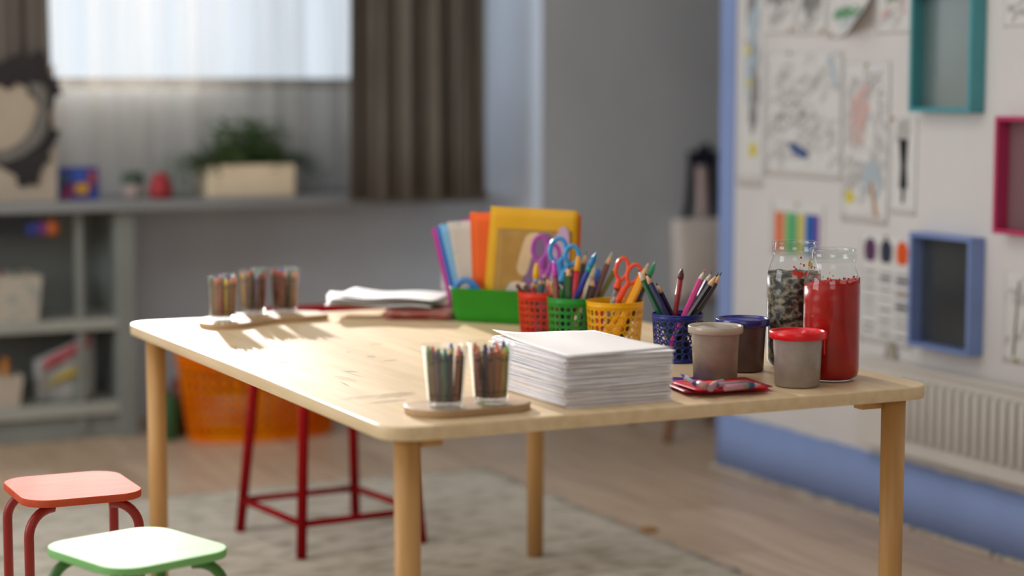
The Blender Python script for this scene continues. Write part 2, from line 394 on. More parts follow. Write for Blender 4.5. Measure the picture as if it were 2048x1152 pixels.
def paint(label, c, hz, m, wob, r=RJ - .0012, phase=0):
    n = 64; q = MB(); prof = [(.004, .003), (r - .011, .003), (r - .003, .008), (r, .018)]
    vs = []; 
    def ht(a): return hz + wob * (math.sin(a + phase) + .35 * math.sin(3 * a + 1 + phase) + .15 * math.sin(9 * a))
    rows = prof + [('k', f) for f in (.3, .55, .8, 1.0)] + [('t', f) for f in (.9, .6, .3, .03)]
    for a_, b_ in rows:
        for k in range(n):
            a = 2 * math.pi * k / n
            if a_ == 'k': rr, z = r, .018 + (ht(a) - .018) * b_
            elif a_ == 't': rr, z = r * b_, ht(a) * b_ + (hz - .004) * (1 - b_)
            else: rr, z = a_, b_
            vs.append(Vector(c) + Vector((rr * math.cos(a), rr * math.sin(a), z)))
    m_ = len(rows)
    q.add(vs, [(i * n + k, i * n + (k + 1) % n, (i + 1) * n + (k + 1) % n, (i + 1) * n + k) for i in range(m_ - 1) for k in range(n)], True)
    o = q.build('paint', m, loc=Vector(c) + Vector((0, 0, .003)))
    return tag(o, label, 'paint')
JR = Vector((.897, .140, TH)); JL = pz(1584, 486, TH + .226); JL.z = TH; JL = Vector((.925, .300, TH))
jar('nearer glass jar with screw rim, two thirds full of red paint', JR, .231, .0400)
jar('glass jar behind the red one, holding mottled black and cream paint', JL, .231, .0400)
mred = mat('red_paint', '9a100c', .3, scale=26, c2='b01c14', detail=7, spec=.2)
paint('red paint filling the nearer glass jar', JR, .172, mred, .006, phase=2.2)
mblk = mat('black_cream_paint', '1a1716', .4, scale=80, c2='968b74', detail=14, sharp=(.44, .66), stretch=(1, 1, 1.25))
paint('mottled black and cream paint inside the rear glass jar', JL, .170, mblk, .006, phase=.3)
# paint splashes dried on the inside of the glass
def splat(label, c, spots, m):
    q = MB()
    for a, z, s_ in spots:
        a = R(a); rr = RJ - .0016 - max(0, z - .175) * .12
        cc = Vector(c) + Vector((rr * math.cos(a), rr * math.sin(a), z))
        nx = Vector((math.cos(a), math.sin(a), 0)); tx = Vector((-math.sin(a), math.cos(a), 0))
        n = 10; ph = rnd.random() * 6
        ring = []
        for k in range(n):
            b = 2 * math.pi * k / n; k_ = s_ * (1 + .25 * math.sin(3 * b + ph))
            ring.append(cc + tx * math.cos(b) * k_ + Vector((0, 0, 1)) * math.sin(b) * k_ - nx * (k_ * k_ * math.cos(b) ** 2 / (2 * RJ)))
        q.add(ring, [tuple(range(n))])
    o = q.build('dried_paint', m, loc=Vector(c) + Vector((0, 0, .17)))
    return tag(o, label, 'paint', None, 'stuff')
sp = [(rnd.gauss(-105, 22), .172 + abs(rnd.gauss(0, .012)), rnd.choice((.0007, .0009, .0012, .002))) for _ in range(46)] + [(-122, .176, .006), (-112, .174, .007), (-95, .175, .005)]
splat('red paint specks dried inside the rear glass jar above its black paint', JL, sp, mat('dry_red', 'cf3f30', .6))
splat('yellow paint smear dried inside the rear glass jar', JL, [(-86, .193, .005), (-82, .188, .004), (-84, .199, .0035)], mat('dry_yellow', 'e3c11a', .6))
sp = [(rnd.gauss(-110, 28), .176 + abs(rnd.gauss(0, .007)), rnd.choice((.0006, .0009, .0013, .0022))) for _ in range(44)] + [(rnd.uniform(-170, -50), .174, .0035) for _ in range(8)]
splat('red paint specks dried inside the nearer jar just above its paint', JR, sp, mat('dry_dark_red', 'b0201c', .6))

# ------------------------------------------------------------------ paint pots
def pot(label, c, lidm, bodym, lidlabel, tabdir=None, h=.096, rl=.0485, rb=.0385, rt=.0425, lidh=.013):
    t = thing('paint_pot', label, 'pot', c, 'lidded paint pots')
    MB().lathe([(.002, .0005), (rb - .004, .0005), (rb, .003), (rb + (rt - rb) * .4, h * .5), (rt, h - lidh * .6), (rt, h - .004), (.004, h - .004)], c, 56).build('pot_body', bodym, t)
    q = MB().lathe([(rt + .0008, h - lidh), (rl - .0015, h - lidh), (rl, h - lidh + .001), (rl, h - .0015), (rl - .001, h), (rl - .0035, h), (rl - .0045, h - .001), (rl - .0055, h - .0042), (rl - .02, h - .0035), (rl - .021, h - .0025), (.002, h - .0025)], c, 64)
    if tabdir is not None:
        a = R(tabdir); p = Vector(c) + Vector((math.cos(a) * (rl - .001), math.sin(a) * (rl - .001), h - lidh * .5))
        q.box(p, (.004, .014, lidh * .9), a)
        p2 = Vector(c) + Vector((math.cos(a) * (rl - .003), math.sin(a) * (rl - .003), h - lidh - .012))
        q.box(p2, (.002, .004, .03), a)
    o = q.build('lid', lidm, t); o['label'] = lidlabel
    return t
mputty = mat('grey_putty', 'a2988f', .4, scale=40, c2='8f827a', spec=.5, detail=6)
mputty2 = mat('warm_grey_putty', 'a39583', .4, scale=36, c2='8d7f70', spec=.5, detail=6)
mbrown = mat('brown_putty', '5d4742', .4, scale=36, c2='4b3733', spec=.5)
pot('paint pot of grey putty with a bright red lid', (.800, .100, TH), mat('red_lid', 'e40a1a', .28, spec=.5), mputty, 'bright red plastic lid', -38)
pot('paint pot of warm grey putty with a clear whitish lid', pz(1430, 759, TH), mat('clear_lid', 'cfc4b4', .22, spec=.6, translucent=.35), mputty2, 'milky translucent lid')
pot('paint pot of brown putty with a dark blue lid', pz(1484, 741, TH), mat('navy_lid', '2b2f86', .22, spec=.7, translucent=.15), mbrown, 'dark blue plastic lid')

# ------------------------------------------------------------------ perforated baskets
def basket(label, c, rt, rb, h, ncol, nrow, m, hole=.36, irregular=0, top=.011, bot=.008, sq=2.0, group='perforated pencil baskets', name='pencil_basket'):
    t = thing(name, label, 'basket', c, group)
    C = Vector(c); q = MB(); rg = random.Random(len(label))
    def P(a, z):
        r = rb + (rt - rb) * (z / h) ** .8
        return C + Vector((r * math.cos(a), r * math.sin(a), z))
    zs = [bot + (h - top - bot) * j / nrow for j in range(nrow + 1)]
    K = 16
    for j in range(nrow):
        for i in range(ncol):
            a0, a1 = 2 * math.pi * i / ncol, 2 * math.pi * (i + 1) / ncol; z0, z1 = zs[j], zs[j + 1]
            ac, zc = (a0 + a1) / 2, (z0 + z1) / 2; ha, hz = (a1 - a0) / 2, (z1 - z0) / 2
            out, inn = [], []
            jx, jz = rg.uniform(-1, 1) * irregular, rg.uniform(-1, 1) * irregular
            ka, kz = hole * 2 * (1 + rg.uniform(-1, .6) * irregular), hole * 2 * (1 + rg.uniform(-1, .6) * irregular)
            for k in range(K):
                b = 2 * math.pi * (k + .5) / K; cx_, cz_ = math.cos(b), math.sin(b)
                s_ = max(abs(cx_), abs(cz_))
                out.append(P(ac + ha * cx_ / s_, zc + hz * cz_ / s_))
                e = (abs(cx_) ** sq + abs(cz_) ** sq) ** (-1 / sq)
                inn.append(P(ac + ha * min(.93, max(-.93, ka * cx_ * e + jx * .3)), zc + hz * min(.93, max(-.93, kz * cz_ * e + jz * .3))))
            q.add(out + inn, [(k, (k + 1) % K, K + (k + 1) % K, K + k) for k in range(K)], True)
    n = ncol * 4
    for za, zb in ((0, bot), (h - top, h)):
        vs = [P(2 * math.pi * k / n, z) for z in (za, zb) for k in range(n)]
        q.add(vs, [(k, (k + 1) % n, n + (k + 1) % n, n + k) for k in range(n)], True)
    q.disc(C + Vector((0, 0, .0008)), rb, n)
    q.build('basket_wall', m, t, solid=.0014)
    MB().tube([P(2 * math.pi * k / 48, h) for k in range(48)], .0016, 8, closed=True).build('rim', m, t)
    return t
def plastic(name, c, tr=.3): return mat(name, c, .3, .05, 20, spec=.55, translucent=tr)
BB = Vector((.772, .456, TH)); BY = Vector((.757, .672, TH)); BG = Vector((.730, .788, TH)); BR_ = Vector((.735, .935, TH))
basket('dark blue perforated basket of pencils behind the clear lidded pot', BB, .0475, .0415, .089, 20, 6, plastic('blue_plastic', '1f2d86', .2), .39, .22, .010, .006, 3.0)
basket('yellow perforated basket holding orange scissors', BY, .0555, .0480, .092, 26, 5, plastic('yellow_plastic', 'ffcb00', .42), .41, .08, .012, .006, 2.3)
basket('green perforated basket crowded with markers and blue scissors', BG, .0555, .0490, .090, 26, 5, plastic('green_plastic', '34b440', .5), .38, .05, .013, .006, 2.0)
basket('red orange perforated basket of short pencils beside the green tray', BR_, .0545, .0480, .087, 26, 5, plastic('red_plastic', 'f0431c', .5), .38, .05, .013, .006, 2.0)

# ------------------------------------------------------------------ pencils, markers, scissors
WOODTIP = mat('pencil_wood', 'd9ae84', .6, .08, 60)
PALEWOOD = mat('pale_pencil_wood', 'd9cdbb', .6, .06, 60)
def cm(hexc, rough=.35): return mat('lacquer_' + hexc, hexc, rough, .06, 40, spec=.5)
def clampin(p, c, r):
    v = Vector((p.x - c.x, p.y - c.y)); 
    if v.length > r: v = v * (r / v.length)
    return Vector((c.x + v.x, c.y + v.y, p.z))
PLACED = {}
def segdist(p1, q1, p2, q2):
    best = 9
    for i in range(13):
        a = p1.lerp(q1, i / 12); d = q2 - p2; t = max(0, min(1, (a - p2).dot(d) / d.length_squared)); best = min(best, (a - (p2 + d * t)).length)
    return best
def stick_line(c, tip, rim, dt, dr, r_in, depth, r=.0055, rt=.047, h=.089):
    """a stick whose tip and whose crossing of the basket mouth are seen at the given places; its distance is chosen so that it
    stands inside the basket and clear of the sticks already there"""
    D = (c - CAM).dot(VF); L = PLACED.setdefault(tuple(c), []); best = None
    for i in range(-5, 6):
        for j in range(-5, 6):
            T = px(*tip, D + dt + i * .008); Q = px(*rim, D + dr + j * .008)
            d = (Q - T).normalized(); B = T + d * ((TH + depth - T.z) / d.z)
            pen = .05 * (abs(i) + abs(j))
            B2 = clampin(B, c, r_in); pen += 400 * (B2 - B).length
            M = T + d * ((TH + h - T.z) / d.z); pen += 600 * max(0, Vector((M.x - c.x, M.y - c.y)).length - (rt - r - .002))
            for T2, B3, r2 in L: pen += 500 * max(0, r + r2 + .0004 - segdist(T, B2, T2, B3))
            if best is None or pen < best[0]: best = (pen, T, B2)
    L.append((best[1], best[2], r))
    return best[1], best[2]
def pencil(label, c, tip, rim, color, r=.0052, dt=0, dr=0, r_in=.033, depth=.006, wood_=None, lead=None, pl=.021, group='pencils in baskets', hexa=True, flatlead=.3):
    T, B = stick_line(c, tip, rim, dt, dr, r_in, depth, r, .0475 if c == BB else .055)
    t = thing('pencil', label, 'pencil', B, group)
    d = (T - B).normalized()
    A = T - d * pl
    m = MB(); m.tube([B, A], r, 6 if hexa else 16)
    if hexa: m.sm = [False] * len(m.sm)
    m.build('barrel', cm(color), t)
    A2 = T - d * pl * flatlead
    wt = MB().cyl(A, A2, r * .96, r * (.12 + .62 * flatlead), 12).build('wood_tip', wood_ or WOODTIP, t)
    MB().cyl(A2, T, r * (.12 + .6 * flatlead), r * .1, 10).build('lead', cm(lead or color, .5), wt)
    return t
def marker(label, c, tip, rim, body, cap, capl=.035, r=.0062, dt=0, dr=0, r_in=.034, depth=.006, band=None, group='markers in baskets', point=.4):
    T, B = stick_line(c, tip, rim, dt, dr, r_in, depth, r * 1.05, .0475 if c == BB else .055)
    t = thing('marker', label, 'marker', B, group)
    d = (T - B).normalized(); A = T - d * capl
    MB().cyl(B, A, r * .92, r * .92, 16).build('barrel', cm(body), t)
    MB().tube([A, A + d * .001, A + d * capl * .45, A + d * capl * .9, T], [r * .95, r * 1.05, r, r * point, r * point * .6], 16).build('cap', cm(cap), t)
    if band: MB().cyl(A - d * .012, A, r * .97, r * .97, 16).build('band', cm(band), t)
    return t
# dark blue basket
pencil('green pencil with pale wood leaning far left in the dark blue basket', BB, (1275, 537), (1321, 629), '1f5a40', .0060, .00, .0, lead='5c6672', wood_=PALEWOOD, pl=.024)
pencil('slim white edged navy pencil leaning left in the dark blue basket', BB, (1283, 553), (1318, 632), '39406a', .0040, .03, .02, wood_=PALEWOOD)
pencil('navy pencil with dark point leaning left in the dark blue basket', BB, (1290, 545), (1334, 630), '2a2f5c', .0056, -.015, -.01, lead='23263f', pl=.022)
pencil('shorter black navy pencil leaning left, dark point, in the dark blue basket', BB, (1312, 565), (1344, 630), '1b1d36', .0050, .0, .0, lead='23242f')
marker('dark red pen with ridged metal point standing in the dark blue basket', BB, (1364, 537), (1350, 629), '8d1420', '4b1420', .020, .0056, .0, .01, point=.35)
pencil('bright pink pencil leaning right in the dark blue basket', BB, (1410, 539), (1369, 630), 'd22a86', .0054, -.005, -.012, wood_=PALEWOOD, lead='c96070', pl=.020)
pencil('dark navy pencil behind the pink one in the dark blue basket', BB, (1424, 543), (1378, 630), '24233f', .0050, .02, .018, wood_=PALEWOOD, lead='45314a')
pencil('thick black pencil leaning right in front of the others in the dark blue basket', BB, (1437, 545), (1380, 631), '231b26', .0062, -.02, -.025, lead='2b2230', pl=.028)
pencil('black pencil leaning furthest right in the dark blue basket', BB, (1443, 545), (1393, 629), '2a2325', .0056, .0, .0, lead='1d1a22', pl=.024)
# yellow basket
pencil('big yellow pencil leaning right in the yellow basket', BY, (1297, 526), (1258, 612), 'f0a410', .0080, -.01, -.015, lead='d9b48c', pl=.030)
pencil('yellow pencil tucked against the big yellow one in the yellow basket', BY, (1290, 537), (1246, 612), 'e29a0c', .0062, -.005, .0, pl=.018)
pencil('black pencil under the big yellow pencil in the yellow basket', BY, (1298, 540), (1266, 612), '2c2723', .0062, .015, .012, pl=.02)
marker('grey paintbrush handle with a green pointed tip in the yellow basket', BY, (1311, 523), (1272, 612), '3a3430', '1f8a55', .032, .0056, .035, .03, point=.25)
pencil('short red pencil stub low inside the yellow basket', BY, (1200, 606), (1200, 632), 'd8321e', .0065, .0, .0, pl=.012, depth=.004)
pencil('short maroon pencil stub low inside the yellow basket', BY, (1222, 606), (1221, 632), '8c1d22', .0065, .01, .0, pl=.012, depth=.004)
# green basket
marker('red marker with a yellow pointed cap in the green basket', BG, (1158, 501), (1148, 596), 'd01f34', 'f2a60a', .042, .0058, .01, .0, point=.55)
pencil('black pencil with grey point beside the yellow capped marker', BG, (1173, 503), (1152, 596), '201c1c', .0055, .03, .02, lead='555a6a', pl=.026)
marker('blue marker with a sky blue pointed cap leaning right in the green basket', BG, (1193, 504), (1143, 598), '26359a', '1d7bb8', .032, .0064, -.02, -.03, band='1f8f96', point=.2)
marker('cream marker leaning right in the green basket', BG, (1190, 523), (1169, 598), 'cfc3a0', 'd9cfb2', .035, .0066, -.005, -.02, point=.3)
marker('blue capped marker standing behind the cream marker', BG, (1197, 538), (1183, 596), '2a3f9c', '2a5fb4', .03, .0066, .03, .02, point=.9)
pencil('long brown pencil with pale tip leaning right in the green basket', BG, (1224, 504), (1191, 592), '6b3324', .0056, .0, .0, lead='d0d8c4', pl=.026)
pencil('olive pencil leaning far right in the green basket', BG, (1234, 532), (1203, 590), '6f6a1a', .0052, .03, .02, pl=.012, lead='6f6a1a')
pencil('dark maroon pencil low on the right of the green basket', BG, (1188, 556), (1178, 596), '3c2028', .0066, -.01, -.015, pl=.016, lead='c46a7e')
pencil('dark green pencil leaning left of centre in the green basket', BG, (1136, 533), (1122, 575), '1f5a35', .0058, -.02, -.02, pl=.012)
pencil('thick dark green pencil upright in the green basket', BG, (1138, 533), (1137, 596), '1d4a28', .0066, -.015, -.02, pl=.018)
marker('light green marker leaning left in the green basket', BG, (1112, 568), (1123, 598), '4fae4a', '2a6a52', .012, .0062, -.03, -.03, point=.9)
marker('red marker with a ring end low in the green basket', BG, (1162, 576), (1161, 598), 'a82018', 'c8281e', .012, .0056, -.035, -.035, point=.9)
pencil('pink pencil leaning left in the green basket', BG, (1093, 556), (1108, 594), 'b8495a', .0052, -.02, -.02, lead='d98aa0', pl=.014)
pencil('mustard pencil leaning left in the green basket', BG, (1100, 558), (1112, 594), 'a8862e', .0052, .0, .0, pl=.014)
marker('magenta brush with a rounded tip in the green basket', BG, (1108, 522), (1112, 596), '7a3030', 'b638b8', .030, .0058, .02, .02, point=.6)
pencil('pinkish brown pencil behind the blue scissors in the green basket', BG, (1145, 530), (1142, 592), '8a5a4a', .0056, .04, .03, pl=.012, lead='d78a86')
# red basket
pencil('short brown pencil with a red point at the left of the red basket', BR_, (1027, 560), (1043, 584), '5a3524', .0050, -.01, -.01, lead='c23b2c', pl=.013)
pencil('short olive black pencil second from the left in the red basket', BR_, (1045, 561), (1056, 586), '38361e', .0050, -.02, -.02, pl=.012)
pencil('pale red pencil standing in the middle of the red basket', BR_, (1066, 560), (1067, 588), 'b0505a', .0056, -.03, -.03, pl=.016)
marker('yellow capped marker standing in the red basket', BR_, (1073, 526), (1072, 586), 'd8a313', 'e8b30e', .032, .0068, .0, .0, point=.55, band='8fa0ba')
pencil('dark green pencil leaning right in the red basket', BR_, (1088, 557), (1084, 588), '24503f', .0056, -.02, -.02, pl=.012)
pencil('violet pencil behind the purple scissors in the red basket', BR_, (1089, 545), (1088, 588), '4c3a8a', .0056, .02, .02, pl=.012)
pencil('teal pencil right of the yellow cap in the red basket', BR_, (1080, 556), (1079, 588), '2f6a78', .005, .02, .0, pl=.014)
pencil('pink tipped pencil at the right of the red basket', BR_, (1096, 560), (1090, 590), 'b27080', .005, -.02, -.03, pl=.014, lead='e0a0a8')

STEEL = mat('scissor_steel', '9a938c', .28, .08, 60, metal=.85)
def scissors(label, c, dd, loops, shanks, blades, m, hl=None, tr=.0046):
    """loops: (cx, cy, rx, ry, turn) of the handle rings; shanks: handle arms; blades: steel from pivot to point"""
    D = (c - CAM).dot(VF) + dd
    pts0 = px(blades[0][-1][0], blades[0][-1][1], D)
    t = thing('scissors', label, 'scissors', pts0, 'pairs of scissors')
    nrm = -VF
    for i, (cx_, cy_, rx, ry, a) in enumerate(loops):
        q = MB(); P = []
        for k in range(40):
            b = 2 * math.pi * k / 40
            e = 1 - .22 * max(0, math.sin(b)) ** 2            # narrower towards the pivot
            x = rx * math.cos(b) * e; y = ry * math.sin(b)
            P.append(px(cx_ + x * math.cos(a) - y * math.sin(a), cy_ + x * math.sin(a) + y * math.cos(a), D - .004 * i))
        q.tube(P, tr, 10, closed=True, flat=(nrm, .75))
        S = [px(x, y, D - .004 * i) for x, y, r_ in shanks[i]]
        q.tube(openc(S, 5), [shanks[i][min(len(shanks[i]) - 1, k // 5)][2] for k in range((len(S) - 1) * 5 + 1)], 10, flat=(nrm, .6))
        q.build('handle', m, t)
    for i, bl in enumerate(blades):
        S = [px(x, y, D - .004 * i + .001) for x, y in bl]
        MB().tube(S, [.0065, .006, .0012][:len(S)] if len(S) == 3 else [.0065, .0015], 8, flat=(nrm, .16)).build('blade', STEEL, t)
    return t
scissors('purple handled scissors with one big loop up in the red basket', BR_, .03, [(1080, 497, 15, 25, R(6)), (1107, 506, 11, 19, R(-12))],
         [[(1083, 519, .010), (1085, 535, .0085), (1088, 560, .006)], [(1104, 523, .005), (1098, 540, .006), (1091, 562, .005)]],
         [[(1088, 555), (1089, 590), (1086, 655)], [(1090, 555), (1085, 590), (1076, 655)]], mat('purple_handle', 'b44cb4', .3, spec=.6, translucent=.15))
scissors('sky blue handled scissors standing in the green basket', BG, .012, [(1116, 501, 16, 24, R(10)), (1144, 511, 13, 19, R(6))],
         [[(1117, 523, .010), (1120, 540, .0105), (1121, 565, .006)], [(1137, 527, .006), (1131, 543, .009), (1123, 566, .006)]],
         [[(1121, 560), (1122, 600), (1122, 670)], [(1123, 560), (1127, 600), (1132, 668)]], mat('sky_blue_handle', '2a94d0', .28, spec=.6, translucent=.1))
scissors('orange handled scissors tilted in the yellow basket', BY, -.005, [(1244, 538, 12, 22, R(12)), (1267, 548, 12, 20, R(22))],
         [[(1238, 558, .006), (1236, 567, .007), (1233, 577, .006)], [(1258, 566, .0055), (1248, 579, .0065), (1234, 606, .003)]],
         [[(1236, 572), (1227, 600), (1212, 660)], [(1236, 600), (1240, 620), (1246, 662)]], mat('orange_handle', 'ee4a0c', .28, spec=.6, translucent=.1), tr=.0038)

# ------------------------------------------------------------------ crayon glasses on their trays
CUPG = glass('tumbler_glass', (.965, .975, .975), .05, .38, .05)
CUPB = glass('tumbler_base_glass', (.9, .93, .93), .05, .5, .14)
def tumbler(label, c):
    t = thing('drinking_glass', label, 'glass', c, 'glasses of crayons')
    h, r0, r1 = .098, .0275, .0365
    MB().lathe([(.002, .008), (r0 - .002, .008), (r0, .010), (r1, h - .001), (r1 + .0005, h), (r1 - .0012, h), (r0 - .0012, .011)], c, 40).build('glass_wall', CUPG, t)
    MB().lathe([(.002, .0005), (r0 - .003, .0005), (r0 - .0005, .003), (r0, .0078), (.002, .0078)], c, 40).build('glass_base', CUPB, t)
    return t
BANDM = mat('crayon_band', '26221f', .7)
def crayon(label, B, T, wax, wrap, r=.0047, group='crayons in glasses'):
    t = thing('crayon', label, 'crayon', B, group)
    d = (T - B).normalized(); L = (T - B).length
    wr = MB().cyl(B, B + d * (L - .011), r * .97, r * .97, 14).build('wrapper', mat('wrap_' + wrap, tuple(int(wrap[i:i + 2], 16) / 255 * .8 for i in (0, 2, 4)), .7, .06, 60), t)
    MB().tube([B + d * (L - .0112), B + d * (L - .008), B + d * (L - .0078), B + d * (L - .001), T], [r * .9, r * .9, r * .8, r * .38, r * .3], 12).build('wax_tip', mat('wax_' + wax, wax, .45, .06, 50), t)
    q = MB()
    for z in (.010, L - .019): q.cyl(B + d * (z - .0012), B + d * (z + .0012), r * 1.02, r * 1.02, 14)
    q.build('band', BANDM, wr)
    return t
COL = {'brown': ('5a3a2c', '7a4f40'), 'purple': ('33246e', '3c3260'), 'green': ('2d7a35', '4c6a34'), 'navy': ('232a66', '353a58'), 'salmon': ('e0705a', 'c0705c'),
       'black': ('1c1c22', '2a282c'), 'blue': ('2f62b8', '3f5f9a'), 'red': ('c5202a', 'a8323a'), 'pink': ('e58a8c', 'c8807c'), 'orange': ('ec5a16', 'c8743c'), 'gold': ('e2a015', 'c88f1c'),
       'yellow': ('e8c420', 'c9a52a'), 'lime': ('4fb52c', '7f9a3a'), 'teal': ('1f8a7c', '3f7a70'), 'rust': ('a8442c', '94523c'), 'grey': ('77757a', '6c6468'), 'lilac': ('a58ac0', '8f7a98'), 'tan': ('b98a60', 'a87a5c')}
def fill(c, names, where, seed):
    """crayons standing round the wall of a glass, the first seven facing the room"""
    g = random.Random(seed); z0 = .0112
    cnt = {}
    for i, n in enumerate(names):
        if i < 7: a = R(-192 + i * 25); rr0, rr1 = .0213, .0268
        elif i < 11: a = R(10 + (i - 7) * 38); rr0, rr1 = .0195, .0255
        else: a = R(-120 + (i - 11) * 110); rr0, rr1 = .0055, .009
        lean = g.uniform(-.10, .10)
        B = Vector(c) + Vector((rr0 * math.cos(a), rr0 * math.sin(a), z0))
        T = Vector(c) + Vector((rr1 * math.cos(a + lean), rr1 * math.sin(a + lean), z0 + g.uniform(.078, .087)))
        pos = 'facing the room' if i < 7 else ('at the back' if i < 11 else 'in the middle')
        cnt[n] = cnt.get(n, 0) + 1
        lab = f"{n} crayon standing {pos} of the {where}" if i >= 7 else f"{n} crayon {pos} in the {where}"
        crayon(lab, B, T, *COL[n], group='crayons in ' + where)
TZ = TH + .0125
def tray(label, pts, name='wooden_tray'):
    c = sum((Vector((p[0], p[1], 0)) for p in pts), Vector()) / len(pts)
    o = MB().prism(pts, TH, TZ, .002).build(name, MEDGE, loc=(c.x, c.y, TH))
    return tag(o, label, 'tray', 'wooden trays under the glasses')
c1 = pz(891, 814, TZ); c2 = pz(982, 806, TZ)
tray('rounded wooden tray under two glasses near the front table corner', rrect((c1.x + c2.x) / 2 + .008, (c1.y + c2.y) / 2 + .020, .207, .116, .052, R(3), 12))
b1 = pz(447, 641, TZ); b2 = pz(507, 626, TZ); b3 = pz(570, 624, TZ)
tray('wavy edged wooden tray under three glasses at the far left table corner', catmull([(b1.x - .052, b1.y + .01, 0), (b1.x - .04, b1.y - .045, 0), (b1.x + .012, b1.y - .060, 0), (b1.x + .06, b1.y - .035, 0), (b1.x + .11, b1.y - .005, 0),
      (b1.x + .17, b1.y + .0, 0), (b1.x + .235, b1.y + .012, 0), (b1.x + .245, b1.y + .03, 0), (b1.x + .24, b1.y + .09, 0), (b1.x + .16, b1.y + .125, 0), (b1.x + .06, b1.y + .115, 0), (b1.x - .02, b1.y + .07, 0)], 6))
tumbler('left glass of dark crayons on the rounded front tray', c1)
fill(c1, ['green', 'brown', 'purple', 'teal', 'navy', 'salmon', 'black', 'pink', 'blue', 'lime', 'red', 'grey', 'yellow'], 'left glass on the front tray', 1)
tumbler('right glass of red and orange crayons on the rounded front tray', c2)
fill(c2, ['red', 'pink', 'navy', 'rust', 'orange', 'gold', 'lime', 'purple', 'teal', 'black', 'yellow', 'blue', 'salmon'], 'right glass on the front tray', 2)
tumbler('leftmost glass of crayons on the far wavy tray', b1)
fill(b1, ['teal', 'brown', 'rust', 'red', 'yellow', 'tan', 'orange', 'blue', 'purple', 'lilac', 'gold', 'green', 'pink'], 'leftmost glass on the far tray', 3)
tumbler('middle glass of crayons on the far wavy tray', b2)
fill(b2, ['tan', 'gold', 'grey', 'black', 'lilac', 'brown', 'red', 'green', 'teal', 'orange', 'purple', 'pink', 'lime'], 'middle glass on the far tray', 4)
tumbler('rightmost glass of crayons on the far wavy tray', b3)
fill(b3, ['salmon', 'brown', 'red', 'rust', 'black', 'tan', 'orange', 'green', 'teal', 'blue', 'lilac', 'pink', 'lime'], 'rightmost glass on the far tray', 5)

# ------------------------------------------------------------------ papers on the table
PAPER = mat('white_paper', 'dcd9d6', .8, .02, 60, translucent=.06)
PAPER2 = mat('greyish_paper', 'f6f3f5', .85, .04, 40)
def sheetstack(name, label, cx_, cy_, w_, h_, rz, z0, z1, n, seed, jit=.0022):
    g = random.Random(seed); q = MB(); dz = (z1 - z0) / n
    for i in range(n):
        a = rz + g.gauss(0, .007); ox, oy = g.gauss(0, jit), g.gauss(0, jit)
        ca, sa = math.cos(a), math.sin(a); ph = g.random() * 6; am = dz * .35
        zb = z0 + i * dz
        def fn(u, v):
            x = (u - .5) * w_; y = (v - .5) * h_
            edge = max(abs(u - .5), abs(v - .5)) * 2
            z = zb + dz * .45 + am * math.sin(u * 7 + v * 5 + ph) * edge * (1 if 0 < i < n - 1 else 0)
            return (cx_ + ox + x * ca - y * sa, cy_ + oy + x * sa + y * ca, z - dz * .4)
        q.grid(fn, 6, 6, False, dz * .8, (0, 0, 1))
    o = q.build(name, PAPER2, loc=(cx_, cy_, z0))
    return tag(o, label, 'paper', 'stacked white paper', 'stuff')
zt = TH + .086
A_ = pz(985, 664, zt); Bf = pz(1139, 713, zt); Cr = pz(1347, 693, zt); Db = pz(1178, 660, zt)
cen = (A_ + Bf + Cr + Db) / 4
ux = (Cr - Bf + Db - A_); sx_ = ((Cr - Bf).length + (Db - A_).length) / 2; sy_ = ((A_ - Bf).length + (Db - Cr).length) / 2
rz_ = math.atan2(ux.y, ux.x)
print('STACK', cen, sx_, sy_, math.degrees(rz_))
sheetstack('paper_ream', 'lower block of the tall white paper stack, lying on the table', cen.x - .008, cen.y - .004, sx_ + .004, sy_ - .006, rz_ + .035, TH, TH + .050, 30, 3)
sheetstack('paper_ream', 'upper block of the tall white paper stack', cen.x, cen.y, sx_, sy_, rz_, TH + .0505, TH + .083, 20, 4)
def topsheet(u, v):
    P = Bf * (1 - u) * (1 - v) + Cr * u * (1 - v) + A_ * (1 - u) * v + Db * u * v
    k = max(0, (1 - u) * v - .55); return (P.x, P.y, TH + .0838 + .03 * k * k + .0008 * math.sin(u * 6) * math.sin(v * 5))
tag(MB().grid(topsheet, 14, 14, True, .0008, (0, 0, 1)).build('paper_sheet', PAPER, loc=(cen.x, cen.y, zt - .002)), 'top white sheet with a curled corner on the tall paper stack', 'paper')

# crumpled pile by the far edge
pile_c = Vector((.575, 1.37))
reds = [('a8554a', 'brick red booklet at the bottom of the far paper pile'), ('9c4a46', 'dark red booklet second from the bottom of the far paper pile'), ('b56a5e', 'faded red booklet third from the bottom of the far paper pile'), ('a4605c', 'dull pink booklet topmost of the reddish booklets in the far paper pile')]
for i, (c_, lb) in enumerate(reds):
    z = TH + .001 + i * .0058; g = random.Random(i + 20); a = -.62 + g.uniform(-.12, .12)
    q = MB()
    ca, sa = math.cos(a), math.sin(a); ox, oy = g.uniform(-.006, .006), g.uniform(-.006, .006)
    q.grid(lambda u, v: (.618 + ox + (u - .5) * .15 * ca - (v - .5) * .12 * sa, 1.305 + oy + (u - .5) * .15 * sa + (v - .5) * .12 * ca, z + .0008 * math.sin(u * 9 + i)), 10, 6, True, .0048, (0, 0, 1))
    tag(q.build('booklet', mat('booklet_' + c_, c_, .6, scale=25, c2='c9a49a', sharp=(.45, .75)), loc=(.61, 1.325, z)), lb, 'booklet', 'reddish booklets at the far table edge')
wl = ['lowest loose white sheet of the far paper pile', 'white sheet with a turned up left edge in the far paper pile', 'creased white sheet in the middle of the far paper pile', 'bent white sheet sagging to the right in the far paper pile', 'greyish printed sheet near the top of the far paper pile', 'topmost curled sheet of the far paper pile']
